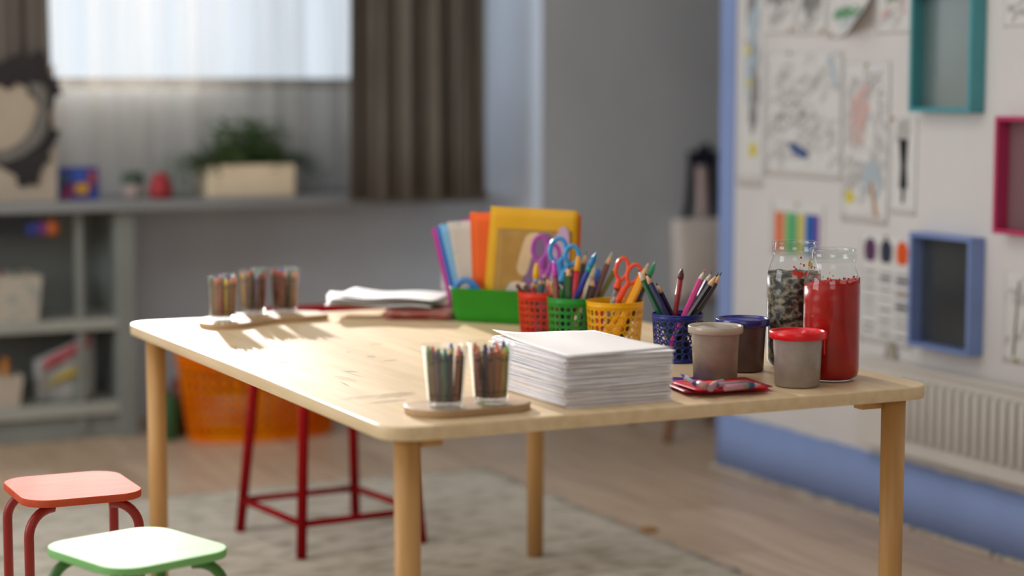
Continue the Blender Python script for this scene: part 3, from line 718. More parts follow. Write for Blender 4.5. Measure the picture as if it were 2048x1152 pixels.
for i, lb in enumerate(wl):
    g = random.Random(i + 50); a = -.55 + g.uniform(-.2, .2); ca, sa = math.cos(a), math.sin(a); z = TH + .027 + i * .0034; ox, oy = g.uniform(-.018, .012), g.uniform(-.012, .016); p1, p2 = g.uniform(0, 6), g.uniform(0, 6)
    def fn(u, v):
        x = (u - .5) * .235; y = (v - .5) * .165
        zz = z + .0022 * math.sin(u * 8 + .5 * i) + .0016 * math.sin(v * 7 + .4 * i) + .012 * max(0, .3 - u) * (1 if i in (1, 5) else .3)
        zz -= .02 * max(0, u - .82) * (1 if i < 4 else 0)
        return (.567 + ox + x * ca - y * sa, 1.375 + oy + x * sa + y * ca, zz)
    m_ = mat('printed_paper', 'dcd8d6', .8, scale=14, c2='8f8c98', sharp=(.56, .66)) if i in (4,) else PAPER
    tag(MB().grid(fn, 16, 10, True, .0008, (0, 0, 1)).build('paper_sheet', m_, loc=(.567, 1.375, z)), lb, 'paper', 'loose sheets of the far paper pile')

# ------------------------------------------------------------------ green tray with folders
ut = Vector((.66, -.75, 0)).normalized(); vt = Vector((.75, .66, 0)).normalized()
tc_ = Vector((.752, 1.142, TH))
def trayring(k, z, hl=.128, hw=.05):
    return [tc_ + ut * p[0] + vt * p[1] + Vector((0, 0, z)) for p in rrect(0, 0, 2 * hl + 2 * k, 2 * hw + 2 * k, .035 + k, 0, 8)]
rings = [trayring(-.016, .0005), trayring(-.012, .004), trayring(-.006, .02), trayring(0, .072), trayring(.002, .074), trayring(0, .0745), trayring(-.002, .072), trayring(-.0085, .02), trayring(-.015, .004)]
n_ = len(rings[0]); q = MB(); q.add([p for r_ in rings for p in r_], [(i * n_ + k, i * n_ + (k + 1) % n_, (i + 1) * n_ + (k + 1) % n_, (i + 1) * n_ + k) for i in range(len(rings) - 1) for k in range(n_)], True)
q.add(rings[0], [tuple(reversed(range(n_)))]); q.add(rings[-1], [tuple(range(n_))])
tag(q.build('plastic_tray', mat('green_tray_plastic', '2f9a22', .4, .06, 14, translucent=.2), loc=tc_), 'bright green plastic tray holding upright folders', 'tray')
def fpoint(x, y, off):
    """point on an upright plane through the tray, off metres behind its middle"""
    n = vt; o = tc_ + vt * off; v = px(x, y, 1) - CAM
    return CAM + v * ((o - CAM).dot(n) / v.dot(n))
def folder(label, pts, off, m, thick=.0035, bottom=.012, wav=.002, name='folder', lean=0):
    TL, TR, BR, BL = [fpoint(x, y, off) for x, y in pts]
    for p in (BL, BR): p.z = max(p.z, TH + bottom)
    def fn(u, v):
        p = BL * (1 - u) * (1 - v) + BR * u * (1 - v) + TL * (1 - u) * v + TR * u * v
        return p + vt * (wav * math.sin(u * 7 + off * 90) * v + lean * v * v)
    c = (BL + BR) / 2
    o = MB().grid(fn, 14, 10, True, thick, -vt).build(name, m, loc=c)
    return tag(o, label, 'folder', 'folders in the green tray'), fn
yf, yfn = folder('yellow folder with a framed painting in front of the green tray bunch', [(984, 412), (1158, 422), (1150, 628), (966, 628)], -.022, mat('yellow_folder', 'e0ab10', .55, .06, 10, translucent=.2))
folder('orange folder just behind the yellow one', [(942, 424), (1163, 430), (1156, 628), (948, 628)], -.012, mat('orange_folder', 'ee6410', .55, .08, 8, translucent=.2))
folder('clear sleeve of pale patterned paper left of the orange folder', [(896, 444), (1000, 436), (1010, 628), (930, 628)], -.002, mat('patterned_paper', 'b9b0a6', .5, scale=16, c2='93a096', sharp=(.55, .68)))
folder('light blue folder leaning left behind the patterned sleeve', [(879, 449), (990, 440), (1000, 628), (924, 628)], .008, mat('light_blue_folder', '78aed0', .5, .05, 12, translucent=.15))
folder('deep blue folder leaning left behind the light blue one', [(872, 455), (980, 446), (990, 628), (912, 628)], .017, mat('blue_folder', '1f62b4', .5, .05, 12, translucent=.15))
folder('magenta folder backmost and furthest left in the green tray', [(864, 458), (950, 432), (985, 628), (904, 628)], .026, mat('magenta_folder', 'b8288e', .5, .05, 12, translucent=.15), thick=.004)
# painting on the yellow folder
mpic = mat('painting_ochre', 'a8823c', .7, scale=18, c2='8f6a2c', detail=6)
pic = MB().grid(lambda u, v: Vector(yfn(.10 + u * .84, .10 + v * .70)) - vt * .0045, 10, 8, True, .0006, -vt).build('picture', mpic, None, loc=WL[yf.name])
def childify(o, parent):
    o.parent = parent; o.location = (0, 0, 0); return o
childify(pic, yf)
def blob(parent, name, m, pts, k):
    P = catmull([Vector(yfn(.10 + a * .84, .10 + b * .70)) - vt * (.0054 + k * .0003) for a, b in pts], 6)
    o = MB().add(P, [tuple(range(len(P)))]).build(name, m, None, loc=WL[yf.name]); return childify(o, parent)
blob(pic, 'purple_patch', mat('purple_art', '79597f', .7, .12, 14), [(.38, .2), (.55, .1), (.7, .35), (.78, .7), (.72, .95), (.5, .9), (.42, .6)], 0)
blob(pic, 'pale_patch', mat('pale_art', 'c9ae8a', .7, .12, 14), [(.3, .45), (.42, .4), (.5, .75), (.55, .95), (.4, .92), (.33, .7)], 1)
blob(pic, 'white_patch', mat('white_art', 'c5bcb2', .7, .12, 14), [(.18, .0), (.5, .0), (.52, .15), (.34, .3), (.2, .25)], 2)
blob(pic, 'lilac_patch', mat('lilac_art', 'b59ab8', .7, .12, 14), [(.72, .05), (.95, .05), (.97, .95), (.8, .95)], 3)
# blue tool lying in the tray
t = thing('scissors', 'blue handled scissors lying low in the green tray', 'scissors', tc_ - ut * .06 - vt * .035 + Vector((0, 0, .03)), 'pairs of scissors')
mb_ = mat('deep_blue_handle', '1c6fb4', .3, spec=.6)
bh = [fpoint(x, y, -.038) for x, y in ((912, 590), (914, 572), (928, 560), (946, 567), (958, 582), (964, 596))]
MB().tube(openc(bh, 6), .0065, 10).build('handle', mb_, t)
bh = [fpoint(x, y, -.034) for x, y in ((934, 596), (936, 580), (946, 574), (956, 584), (958, 598))]
MB().tube(openc(bh, 6), .005, 10).build('handle', mb_, t)
MB().tube([fpoint(940, 590, -.036), fpoint(950, 622, -.036)], [.006, .002], 8, flat=(vt, .3)).build('blade', STEEL, t)
# clear stand behind the tray
mclr = glass('frosted_sleeve', (.86, .85, .85), .25, .3, .22, (.95, .93, .95))
A0 = pz(876, 616, TH); A0 = Vector((A0.x, A0.y, TH))
st = MB()
st.grid(lambda u, v: A0 + ut * (.012 + u * .2) + Vector((-.004 * (1 - u), 0, v * .155)), 4, 4, False, .002, vt)
st.box(A0 + ut * .11 + vt * .02 + Vector((0, 0, .0015)), (.2, .05, .003), math.atan2(ut.y, ut.x))
tag(st.build('document_holder', mclr, loc=A0), 'clear plastic upright holder standing behind the green tray', 'holder')

# ------------------------------------------------------------------ red felt sheets with crayons at the front right
def sheet_poly(label, pts, z, m, name='felt_sheet', thick=.0022, wav=.0015, group='red and purple sheets beside the paper stack'):
    P = [pz(x, y, TH + z) for x, y in pts]     # left-near, right-near, right-far, left-far
    def fn(u, v):
        p = P[0] * (1 - u) * (1 - v) + P[1] * u * (1 - v) + P[2] * u * v + P[3] * (1 - u) * v
        return p + Vector((0, 0, wav * (math.sin(u * 9 + z * 900) * .5 + .5) + .005 * max(0, .12 - u) ))
    c = (P[0] + P[1] + P[2] + P[3]) / 4
    return tag(MB().grid(fn, 18, 8, True, thick, (0, 0, 1)).build(name, m, loc=(c.x, c.y, TH + z)), label, 'sheet', group)
mrf = mat('red_felt', 'c8101c', .5, .1, 30); mrf2 = mat('dark_red_felt', '9a0c26', .5, .1, 30); mrf3 = mat('pinkish_red_felt', 'd22a48', .5, .1, 30); mpf = mat('purple_felt', '4a1f8a', .5, .1, 30)
sheet_poly('purple sheet at the bottom under the red sheets', [(1328, 775), (1430, 772), (1420, 756), (1322, 757)], .0005, mpf, thick=.0015)
sheet_poly('pinkish red sheet lowest of the red ones beside the paper stack', [(1375, 789), (1540, 781), (1500, 762), (1338, 771)], .0022, mrf3, thick=.0018)
sheet_poly('dark red sheet in the middle of the red ones beside the paper stack', [(1372, 787), (1545, 776), (1490, 758), (1322, 766)], .0058, mrf2, thick=.0018)
sheet_poly('bright red sheet on top under the loose crayons', [(1395, 785), (1536, 777), (1497, 761), (1345, 769)], .0094, mrf, thick=.002)
def flatstick(name, label, cat, a, b, za, zb, segs, r, group):
    A = pz(*a, TH + za); B = pz(*b, TH + zb); d = (B - A); t = thing(name, label, cat, (A.x, A.y, TH + za - r), group)
    for nm, u0, u1, r0, r1, m in segs: MB().cyl(A + d * u0, A + d * u1, r * r0, r * r1, 14).build(nm, m, t)
    return t
pinkw = mat('pink_wrap', 'd8a8ae', .5, .06, 50); greyw = mat('mauve_wrap', 'a88a98', .5, .08, 50)
GC = 'loose crayons on the red sheets'; zc = .0132
flatstick('crayon', 'pale pink crayon leaning on the clear lidded pot beside the pen', 'crayon', (1397, 768), (1413, 773), zc + .008, zc + .006, [('wrapper', 0, .8, 1, 1, pinkw), ('wax_tip', .8, 1, .9, .9, mat('w1', 'b89a96', .5))], .0062, GC)
flatstick('crayon', 'short mauve crayon with its end towards the room on the red sheets', 'crayon', (1421, 777), (1433, 766), zc + .004, zc + .006, [('wrapper', 0, .8, 1, 1, greyw), ('wax_tip', .8, 1, .8, .3, mat('w2', 'e0b020', .5))], .0055, GC)
flatstick('crayon', 'pinkish crayon with a blue band lying lengthwise on the red sheets', 'crayon', (1450, 776), (1512, 770), zc + .004, zc + .004, [('wrapper', 0, .6, 1, 1, mat('rosy_wrap', 'c08a96', .5, .08, 50)), ('band', .6, .72, 1.04, 1.04, mat('olive_band', '7a8468', .5)), ('band', .72, .9, 1.04, 1.04, mat('blue_band', '2a4a72', .5)), ('wax_tip', .9, 1.15, .85, .3, mat('w3', 'c9a0a8', .5))], .0052, GC)
flatstick('crayon', 'long mauve crayon lying behind the pinkish one on the red sheets', 'crayon', (1436, 771), (1500, 765), zc + .004, zc + .004, [('wrapper', 0, .85, 1, 1, mat('dusky_wrap', '9a7f88', .5, .08, 50)), ('wax_tip', .85, 1, .85, .3, mat('w4', '8a6a78', .5))], .005, GC)
flatstick('crayon', 'pale crayon with a yellow end behind the mauve ones', 'crayon', (1424, 768), (1446, 764), zc + .006, zc + .005, [('wax_tip', 0, .4, .9, .9, mat('w5', 'e6b818', .5)), ('wrapper', .4, 1, 1, 1, greyw)], .0048, GC)
flatstick('pen', 'blue and white clip pen leaning up from the red sheets', 'pen', (1395, 771), (1361, 748), zc + .005, zc + .022, [('grip', 0, .25, 1, 1, mat('pen_blue', '2338a8', .3, spec=.6)), ('barrel', .25, .75, .9, .9, mat('pen_white', 'd8d8ec', .3, spec=.6)), ('tip', .75, 1.0, .8, .25, mat('pen_blue2', '4a62c4', .3, spec=.6))], .004, None)

# ------------------------------------------------------------------ stools
def legpath(x0, y0, x1, y1, ztop, r=.048):
    d = Vector((x1 - x0, y1 - y0, 0)); L = d.length; d.normalize()
    P = [Vector((x0, y0, ztop))]
    a = L - r
    if a > 0: P.append(Vector((x0, y0, ztop)) + d * a)
    for k in range(1, 9):
        q_ = R(90 * k / 8); P.append(Vector((x0, y0, ztop)) + d * (a + r * math.sin(q_)) - Vector((0, 0, r * (1 - math.cos(q_)))))
    P.append(Vector((x1, y1, 0))); return P
def stool(label, cx_, cy_, rz, w_, h_, z, mseat, mleg, spots=False):
    t = thing('childrens_stool', label, 'stool', (cx_, cy_, 0), 'small painted stools')
    MB().prism(rrect(cx_, cy_, w_, h_, .052, rz, 10), z - .0135, z, .0016).build('seat', mseat, t)
    ca, sa = math.cos(rz), math.sin(rz)
    for sx in (-1, 1):
        for sy in (-1, 1):
            x0, y0 = sx * .052, sy * (h_ / 2 - .045); x1, y1 = sx * (w_ / 2 - .009), sy * (h_ / 2 - .030)
            p = legpath(cx_ + x0 * ca - y0 * sa, cy_ + x0 * sa + y0 * ca, cx_ + x1 * ca - y1 * sa, cy_ + x1 * sa + y1 * ca, z - .0225)
            MB().tube(p, .0088, 14).build('leg', mleg, t)
    return t
stool('coral red childrens stool left of the table, behind the green one', -.274, .856, 0, .218, .239, .385,
      mat('coral_seat', 'c8583a', .8, spec=.12, scale=9, c2='b84a30', stretch=(1, 5, 1), bump=.2), mat('coral_leg', '8e2018', .4, .06, 20))
stool('pale green childrens stool in front at the bottom left', -.299, .324, R(17.5), .224, .243, .385,
      mat('green_seat', '86be78', .62, spec=.05, scale=7, c2='78b06a', bump=.2), mat('green_leg', '3f7030', .4, .06, 20))
mrs = mat('red_metal', '8c1216', .8, .06, 20, spec=.06)
rs = thing('metal_stool', 'tall red metal stool standing behind the table', 'stool', (.59, 1.83, 0))
feet = [(.419, 1.995), (.457, 1.652), (.781, 1.682), (.735, 2.01)]; tops = [(.462, 1.945), (.492, 1.71), (.735, 1.735), (.705, 1.965)]
MB().prism(rrect(.60, 1.84, .33, .31, .05, R(6), 8), .540, .562, .004).build('seat', mat('shaded_red_metal', '5c0b0e', .9, .06, 20, spec=0), rs)  # metal seat coloured darker than the legs to stand for shade on it
for (x, y), (a, b) in zip(feet, tops): MB().cyl((x, y, 0), (a, b, .5405), .0125, .0125, 14).build('leg', mrs, rs)
for i in range(4):
    k = .078 / .5405; f0, f1 = feet[i], feet[(i + 1) % 4]; g0, g1 = tops[i], tops[(i + 1) % 4]
    MB().cyl((f0[0] + (g0[0] - f0[0]) * k, f0[1] + (g0[1] - f0[1]) * k, .08), (f1[0] + (g1[0] - f1[0]) * k, f1[1] + (g1[1] - f1[1]) * k, .08), .0085, .0085, 12).build('rung', mrs, rs)

# ------------------------------------------------------------------ background: orange basket, shelves, sill
def laundry():
    c = Vector((.935, 3.345, FZ)); t = thing('laundry_basket', 'big orange openwork basket on the floor behind the table', 'basket', c)
    m = mat('orange_basket_plastic', 'ffa000', .6, scale=9, c2='f46a00', translucent=.3, spec=.1)
    q = MB(); nc, nr, h = 40, 6, .255
    def P(a, z):
        k = .86 + .14 * z / h
        return c + Vector((.275 * k * math.cos(a), .14 * k * math.sin(a), z + .02 * math.cos(a) ** 2 * (z / h)))
    K = 12
    for j in range(nr):
        for i in range(nc):
            a0, a1 = 2 * math.pi * i / nc, 2 * math.pi * (i + 1) / nc; z0, z1 = .02 + .2 * j / nr, .02 + .2 * (j + 1) / nr
            o_, n2 = [], []
            for k in range(K):
                b = 2 * math.pi * (k + .5) / K; s_ = max(abs(math.cos(b)), abs(math.sin(b)))
                o_.append(P((a0 + a1) / 2 + (a1 - a0) / 2 * math.cos(b) / s_, (z0 + z1) / 2 + (z1 - z0) / 2 * math.sin(b) / s_))
                n2.append(P((a0 + a1) / 2 + (a1 - a0) / 2 * .6 * math.cos(b), (z0 + z1) / 2 + (z1 - z0) / 2 * .6 * math.sin(b)))
            q.add(o_ + n2, [(k, (k + 1) % K, K + (k + 1) % K, K + k) for k in range(K)], True)
    n = 80
    for za, zb in ((0, .02), (.22, h)):
        q.add([P(2 * math.pi * k / n, z) for z in (za, zb) for k in range(n)], [(k, (k + 1) % n, n + (k + 1) % n, n + k) for k in range(n)], True)
    q.add([P(2 * math.pi * k / n, .001) for k in range(n)], [tuple(range(n))])
    q.build('basket_wall', m, t, solid=.003)
    MB().tube([P(2 * math.pi * k / 60, h) for k in range(60)], .008, 8, closed=True).build('rim', m, t)
    q = MB()
    for i in range(9):
        cc = c + Vector((rnd.uniform(-.17, .17), rnd.uniform(-.05, .05), .16 + rnd.uniform(0, .03)))
        pr = [(.002, .045), (.03, .04), (.05, .02), (.055, 0), (.04, -.03), (.002, -.04)]
        q.lathe(pr, cc, 14)
    tag(q.build('fabric_scraps', mat('purple_cloth', '4a3448', .9, .2, 12), loc=c + Vector((0, 0, .14))), 'dark purple cloth scraps inside the orange basket', 'cloth', None, 'stuff')
laundry()
b_ = pz(283, 862, FZ)
q = MB().lathe([(.002, .001), (.035, .001), (.04, .01), (.042, .12), (.036, .13), (.02, .145), (.018, .16), (.002, .162)], (b_.x + .03, 3.40, FZ), 20)
tag(q.build('bottle', mat('dark_green_bottle', '2f5a34', .4), loc=(b_.x + .03, 3.40, FZ)), 'dark green bottle on the floor at the foot of the shelf', 'bottle')
q = MB().lathe([(.002, .001), (.03, .001), (.034, .01), (.036, .14), (.02, .16), (.018, .18), (.002, .182)], (.70, 3.48, FZ), 20)
tag(q.build('bottle', mat('dark_red_bottle', '6a2a2e', .4), loc=(.70, 3.48, FZ)), 'dark red bottle on the floor beside the orange basket', 'bottle')

sh = thing('shelf_unit', 'grey open shelf unit below the sill at the left', 'shelf', (-.2, 3.65, FZ))
for x in (.545, -.95): MB().box((x, 3.665, .352), (.06, .33, .728)).build('side_panel', MSHELF, sh, bevel=.003)
for z, th in ((.085, .04), (.355, .035)): MB().box((-.2, 3.665, z), (1.43, .32, th)).build('shelf_board', mat('shelf_board_paint', 'a3a59e', .6, .08, 6), sh, bevel=.002)
MB().box((-.2, 3.66, .025), (1.43, .26, .07)).build('plinth', MSHELF, sh)
MB().box((-.2, 3.828, .36), (1.43, .006, .70)).build('back_panel', mat('shelf_back_paint', '8b8f8c', .7, .08, 6), sh)
for x in (.40,): MB().box((x, 3.53, .363), (.02, .03, .70)).build('upright', MSHELF, sh)
S0, S1 = .105, .3725
def bin_(label, c, w_, d_, h_, m, name='storage_box', flare=.012):
    q = MB(); x, y, z = c
    def ring(k, zz): return [(x + sx * (w_ / 2 + k), y + sy * (d_ / 2 + k), z + zz) for sx, sy in ((-1, -1), (1, -1), (1, 1), (-1, 1))]
    rs_ = [ring(-flare, 0), ring(0, h_), ring(-.004, h_), ring(-flare - .004, .006)]
    q.add([p for r_ in rs_ for p in r_], [(i * 4 + k, i * 4 + (k + 1) % 4, (i + 1) * 4 + (k + 1) % 4, (i + 1) * 4 + k) for i in range(3) for k in range(4)] + [(3, 2, 1, 0), (12, 13, 14, 15)])
    return tag(q.build(name, m, loc=c), label, 'box')
WB_ = mat('white_box', 'b9aea0', .6, .08, 10)
bin_('white box of art tools on the middle shelf', (.180, 3.60, S1), .20, .18, .145, mat('painted_white_box', 'b9b2a4', .6, scale=22, c2='8f9a98', sharp=(.5, .7)))
bin_('plain cream box on the bottom shelf', (.120, 3.60, S0 ), .19, .18, .10, WB_)
for i, (dx, c_, lb) in enumerate(((-.05, '6a5a50', 'brown brush'), (-.01, '8a3a34', 'red brush'), (.03, '3a5a4a', 'green brush'), (.06, 'a08a70', 'tan brush'), (-.075, '40424a', 'black brush'))):
    MB_ = MB().cyl((.18 + dx, 3.6 + .03 * math.sin(i * 3), S1 + .008), (.18 + dx * 1.2, 3.6 + .04 * math.sin(i * 3), S1 + .165), .006, .004, 10)
    tag(MB_.build('paint_brush', mat('b_' + c_, c_, .6), loc=(.18 + dx, 3.6, S1 + .008)), lb + ' standing in the white box on the middle shelf', 'brush', 'brushes in the white shelf box')
for i, (dx, c_, lb) in enumerate(((-.04, 'a83a24', 'red tube'), (0.0, '4a4a78', 'indigo tube'), (.045, 'c07a2a', 'orange tube'))):
    tag(MB().cyl((.12 + dx, 3.59, S0 + .008), (.13 + dx, 3.58, S0 + .15), .014, .011, 12).build('paint_tube', mat('t_' + c_, c_, .5), loc=(.12 + dx, 3.59, S0 + .008)), lb + ' sticking out of the cream box on the bottom shelf', 'tube', 'tubes in the cream shelf box')
# printed bag on the bottom shelf
bgp = thing('paper_bag', 'pale printed carrier bag with red and yellow patches on the bottom shelf', 'bag', (.355, 3.58, S0))
MB().grid(lambda u, v: (.265 + u * .185 - .0 * v, 3.555 + .01 * math.sin(u * 8) - .012 * v, S0 + v * (.135 + .085 * u)), 10, 6, True, .06, (0, 1, 0)).build('bag_body', mat('pale_bag', '9a9a98', .6, .1, 12), bgp)
MB().grid(lambda u, v: (.285 + u * .15, 3.536 + .004 * math.sin(u * 8), S0 + .105 + u * .075 + v * .035), 6, 2, True, .002, (0, 1, 0)).build('red_patch', mat('bag_red', 'a84a54', .6), bgp)
MB().grid(lambda u, v: (.290 + u * .14, 3.538 + .004 * math.sin(u * 8), S0 + .055 + u * .045 + v * .03 * math.sin(3 * u)), 8, 2, True, .002, (0, 1, 0)).build('yellow_patch', mat('bag_yellow', 'b09a3a', .6), bgp)
# under the sill on the left: dark case and bright toys hanging on a rail
tag(MB().box((.09, 3.60, .660), (.30, .16, .045)).box((.09, 3.60, .6975), (.33, .2, .035)).build('tool_case', mat('dark_case', '2a2e30', .5), loc=(.09, 3.6, .628)), 'flat dark case tucked right under the sill', 'case')
for x, c_, lb in ((.245, '2a3a8a', 'blue'), (.272, '7a3a7a', 'purple'), (.302, 'd06a2c', 'orange')):
    q = MB().lathe([(.002, -.022), (.018, -.02), (.024, 0), (.018, .02), (.002, .022)], (x + .012, 3.52, .664), 14)
    q.cyl((x + .012, 3.52, .684), (x + .012, 3.52, .714), .003, .003, 8)
    tag(q.build('toy_ball', mat('ball_' + c_, c_, .5), loc=(x + .012, 3.52, .64)), lb + ' bauble hanging under the sill beside the dark case', 'bauble', 'baubles under the sill')

# sill things
SZ = .745
mcv = mat('sand_canvas', 'b9ab99', .8, .05, 8)
aw = thing('collage_board', 'sandy board with a jagged black ring collage standing on the sill', 'artwork', (.14, 3.57, SZ))
def artpt(x, y, Y): return py(x, y, Y)
def flatshape(name, outline, Y, th, m):
    P = [artpt(x, y, Y) for x, y in outline]; n = len(P)
    Q = [Vector((p.x, p.y + th, p.z)) for p in P]
    return MB().add(P + Q, [tuple(range(n)), tuple(range(2 * n - 1, n - 1, -1))] + [(k, k + n, (k + 1) % n + n, (k + 1) % n) for k in range(n)]).build(name, m, aw)
bl_, br_ = artpt(-110, 392, 3.58), artpt(108, 130, 3.58)
MB().box(((bl_.x + br_.x) / 2, 3.586, (SZ + br_.z) / 2), (br_.x - bl_.x, .012, br_.z - SZ)).build('board', mcv, aw)
outer = [(-110, 120), (-60, 112), (-20, 124), (0, 128), (20, 113), (45, 108), (58, 113), (74, 102), (85, 100), (92, 118), (98, 136), (104, 155), (120, 154), (117, 168), (127, 188), (112, 192), (108, 210), (101, 226), (104, 245), (105, 258), (121, 261), (117, 275), (108, 290), (98, 305), (101, 322), (88, 330), (81, 346), (75, 373), (60, 368), (48, 375), (35, 371), (34, 352), (20, 345), (0, 333), (-40, 322), (-110, 335)]
inner = [(-110, 300), (-40, 300), (0, 303), (20, 298), (45, 283), (62, 262), (70, 240), (78, 215), (70, 198), (66, 190), (58, 193), (54, 172), (42, 170), (35, 165), (16, 180), (0, 170), (-40, 168), (-110, 172)]
flatshape('black_ring', outer + inner, 3.572, .006, mat('black_card', '332f30', .85, .15, 20))
flatshape('grey_ring', [(60, 165), (84, 168), (96, 186), (95, 210), (98, 226), (94, 262), (76, 290), (46, 312), (10, 324), (-40, 320), (-40, 302), (0, 305), (20, 300), (45, 285), (62, 264), (71, 240), (80, 215), (74, 196), (64, 186)], 3.566, .005, mat('grey_card', '76746f', .85, .1, 20))
# little painted picture, cactus, red pot
pp = thing('painted_picture', 'small colourful painted canvas standing on the sill', 'picture', (.425, 3.6, SZ))
MB().box((.425, 3.61, SZ + .052), (.125, .02, .104)).build('canvas', mat('night_blue', '3a2f7a', .7, scale=30, c2='2a4a9c'), pp)
for nm, x, z, sx, sz, c_ in (('yellow_patch', .432, .036, .045, .035, 'd09a28'), ('blue_patch', .425, .08, .04, .04, '3a5ab0'), ('red_patch', .465, .07, .022, .045, 'a84a48'), ('red_patch', .385, .03, .03, .05, '8a2a4a'), ('green_patch', .378, .06, .018, .05, '3a5a4a')):
    q = MB().prism(rrect(0, 0, sx, sz, min(sx, sz) * .4, 0, 5), 0, .003)
    q.v = [Vector((x + v.x, 3.5999 - v.z, SZ + z + v.y)) for v in q.v]
    q.build(nm, mat('pp_' + c_, c_, .7), pp)
cp = thing('cactus_pot', 'small white pot with a dark green cactus on the sill', 'plant', (.603, 3.62, SZ))
MB().lathe([(.002, .0), (.024, 0), (.03, .045), (.027, .045), (.02, .04), (.002, .04)], (.603, 3.62, SZ), 20).build('pot', mat('pale_pink_pot', 'b5a29c', .6), cp)
MB().lathe([(.02, .03), (.034, .05), (.038, .065), (.028, .085), (.002, .09)], (.603, 3.62, SZ), 16).build('cactus', mat('cactus_green', '4a5a4e', .8, .2, 30), cp)
MB_ = MB().lathe([(.002, 0), (.034, 0), (.038, .02), (.038, .04), (.03, .05), (.026, .07), (.018, .082), (.002, .085)], (.684, 3.58, SZ), 24)
tag(MB_.build('money_pot', mat('red_pot', 'a83038', .5, .12, 30), loc=(.684, 3.58, SZ)), 'small red pot with a rounded top on the sill', 'pot')
# planter with fern
pl = thing('planter', 'cream rectangular planter overflowing with a green fern on the sill', 'plant', (.975, 3.62, SZ))
MB().prism(rrect(.985, 3.62, .30, .15, .012), SZ, SZ + .105, .003).build('trough', mat('cream_trough', 'f2dfc0', .7, .04, 10), pl)
q = MB(); g = random.Random(5)
for i in range(420):
    x0 = .985 + g.uniform(-.15, .15); y0 = 3.62 + g.uniform(-.06, .06)
    a = g.uniform(0, 2 * math.pi); up = g.uniform(.03, .17) * (.5 if abs(x0 - .985) > .11 else 1); outl = g.uniform(.03, .12) * (1 + .9 * abs(math.cos(a)))
    droop = g.uniform(0, .14) if abs(x0 - .985) > .09 or g.random() < .12 else g.uniform(0, .03)
    if abs(x0 - .985) > .08 and g.random() < .75:
        a = (0 if x0 > .985 else math.pi) + g.uniform(-.7, .7); up = g.uniform(.02, .07); outl = g.uniform(.10, .27); droop = g.uniform(.02, .17)
    z0 = SZ + .10
    P = []
    for k in range(7):
        s_ = k / 6; yy = y0 + math.sin(a) * outl * s_ * .7
        P.append(Vector((x0 + math.cos(a) * outl * s_, min(yy, 3.715), max(SZ + .004, z0 + up * math.sin(min(1, s_ * 1.4) * 1.57) - droop * s_ * s_))))
    for k in range(6):
        d = (P[k + 1] - P[k]).normalized(); sd = d.cross(Vector((0, 0, 1))); sd = sd.normalized() if sd.length > .01 else Vector((1, 0, 0))
        for s2 in (-1, 1):
            L = .027 * (1 - k / 9)
            tip = P[k] + (sd * s2 + d * .5).normalized() * L
            q.add([P[k], P[k] + d * .008 + Vector((0, 0, .002)), tip, P[k] - d * .004], [(0, 1, 2, 3)])
q.build('fern_leaves', mat('fern_green', '637c4c', .7, scale=40, c2='46603a', translucent=.25), pl)

# ------------------------------------------------------------------ curtains
def curtain(name, label, x0, x1, z0, z1, Y, folds, amp, m, seed, solid=0):
    g = random.Random(seed); ph = [g.uniform(0, 6) for _ in range(3)]
    def fn(u, v):
        x = x0 + (x1 - x0) * u
        t_ = u * folds * 2 * math.pi
        y = Y + amp * (math.sin(t_ + ph[0] + .5 * math.sin(v * 2)) + .45 * math.sin(t_ * 2.3 + ph[1]) + .25 * math.sin(t_ * 4.1 + ph[2]))
        return (x + .006 * math.sin(t_ * 1.7 + v * 3), y, z0 + (z1 - z0) * v)
    o = MB().grid(fn, 260, 6, True).build(name, m, loc=((x0 + x1) / 2, Y, z0), solid=solid)
    return tag(o, label, 'curtain', 'curtains at the window')
curtain('sheer_curtain', 'white sheer curtain glowing over the window', .34, 1.46, .747, 2.3, 3.775, 12, .019, sheer('sheer_cloth', 'cbc5bc', .76, .08), 3)
mdc = mat('taupe_curtain_cloth', '7d776d', .9, scale=8, c2='69645b', stretch=(30, 1, 1), bump=.1)
d0_, d1_ = py(692, 403, 3.41), py(972, 403, 3.41)
curtain('drape', 'dark taupe curtain drawn to the right of the window', d0_.x, d1_.x, d0_.z, 2.3, 3.41, 5, .022, mdc, 5, .002)
curtain('drape', 'dark taupe curtain at the left edge behind the collage board', -.35, py(95, 60, 3.61).x, .747, 2.3, 3.612, 6, .010, mat('grey_taupe_cloth', '6e6760', .9, scale=8, c2='625b54', stretch=(30, 1, 1)), 6, .002)

# ------------------------------------------------------------------ tote bag, wooden stool behind the partition end
tbg = thing('tote_bag', 'beige tote bag hanging by dark straps at the end of the white wall', 'bag', (2.58, 3.37, .36))
MB().grid(lambda u, v: (2.475 + u * .28 + .012 * (1 - v) * (1 - 2 * u), 3.35 - .02 * math.sin(u * 3.14) * math.sin(v * 2.5), .355 + v * .285), 10, 10, True, .035, (0, 1, 0)).build('bag_body', mat('beige_canvas', 'ece2da', .85, .05, 20), tbg)
mst = mat('dark_strap', '26262e', .8)
MB().tube([(2.52, 3.368, .60), (2.545, 3.375, .70), (2.56, 3.38, .865)], .017, 8, flat=((0, 1, 0), .2)).build('strap', mst, tbg)
MB().tube([(2.66, 3.36, .60), (2.65, 3.37, .70), (2.635, 3.38, .865)], .017, 8, flat=((0, 1, 0), .2)).build('strap', mst, tbg)
MB().box((2.598, 3.378, .853), (.11, .02, .05)).build('strap_loop', mat('navy_strap', '20263a', .8), tbg)
MB().grid(lambda u, v: (2.572 + u * .045 + .01 * (1 - v), 3.372, .63 + v * .20), 2, 4, True, .006, (0, 1, 0)).build('inner_panel', mat('pinkish_lining', 'd8c2c0', .8), tbg)
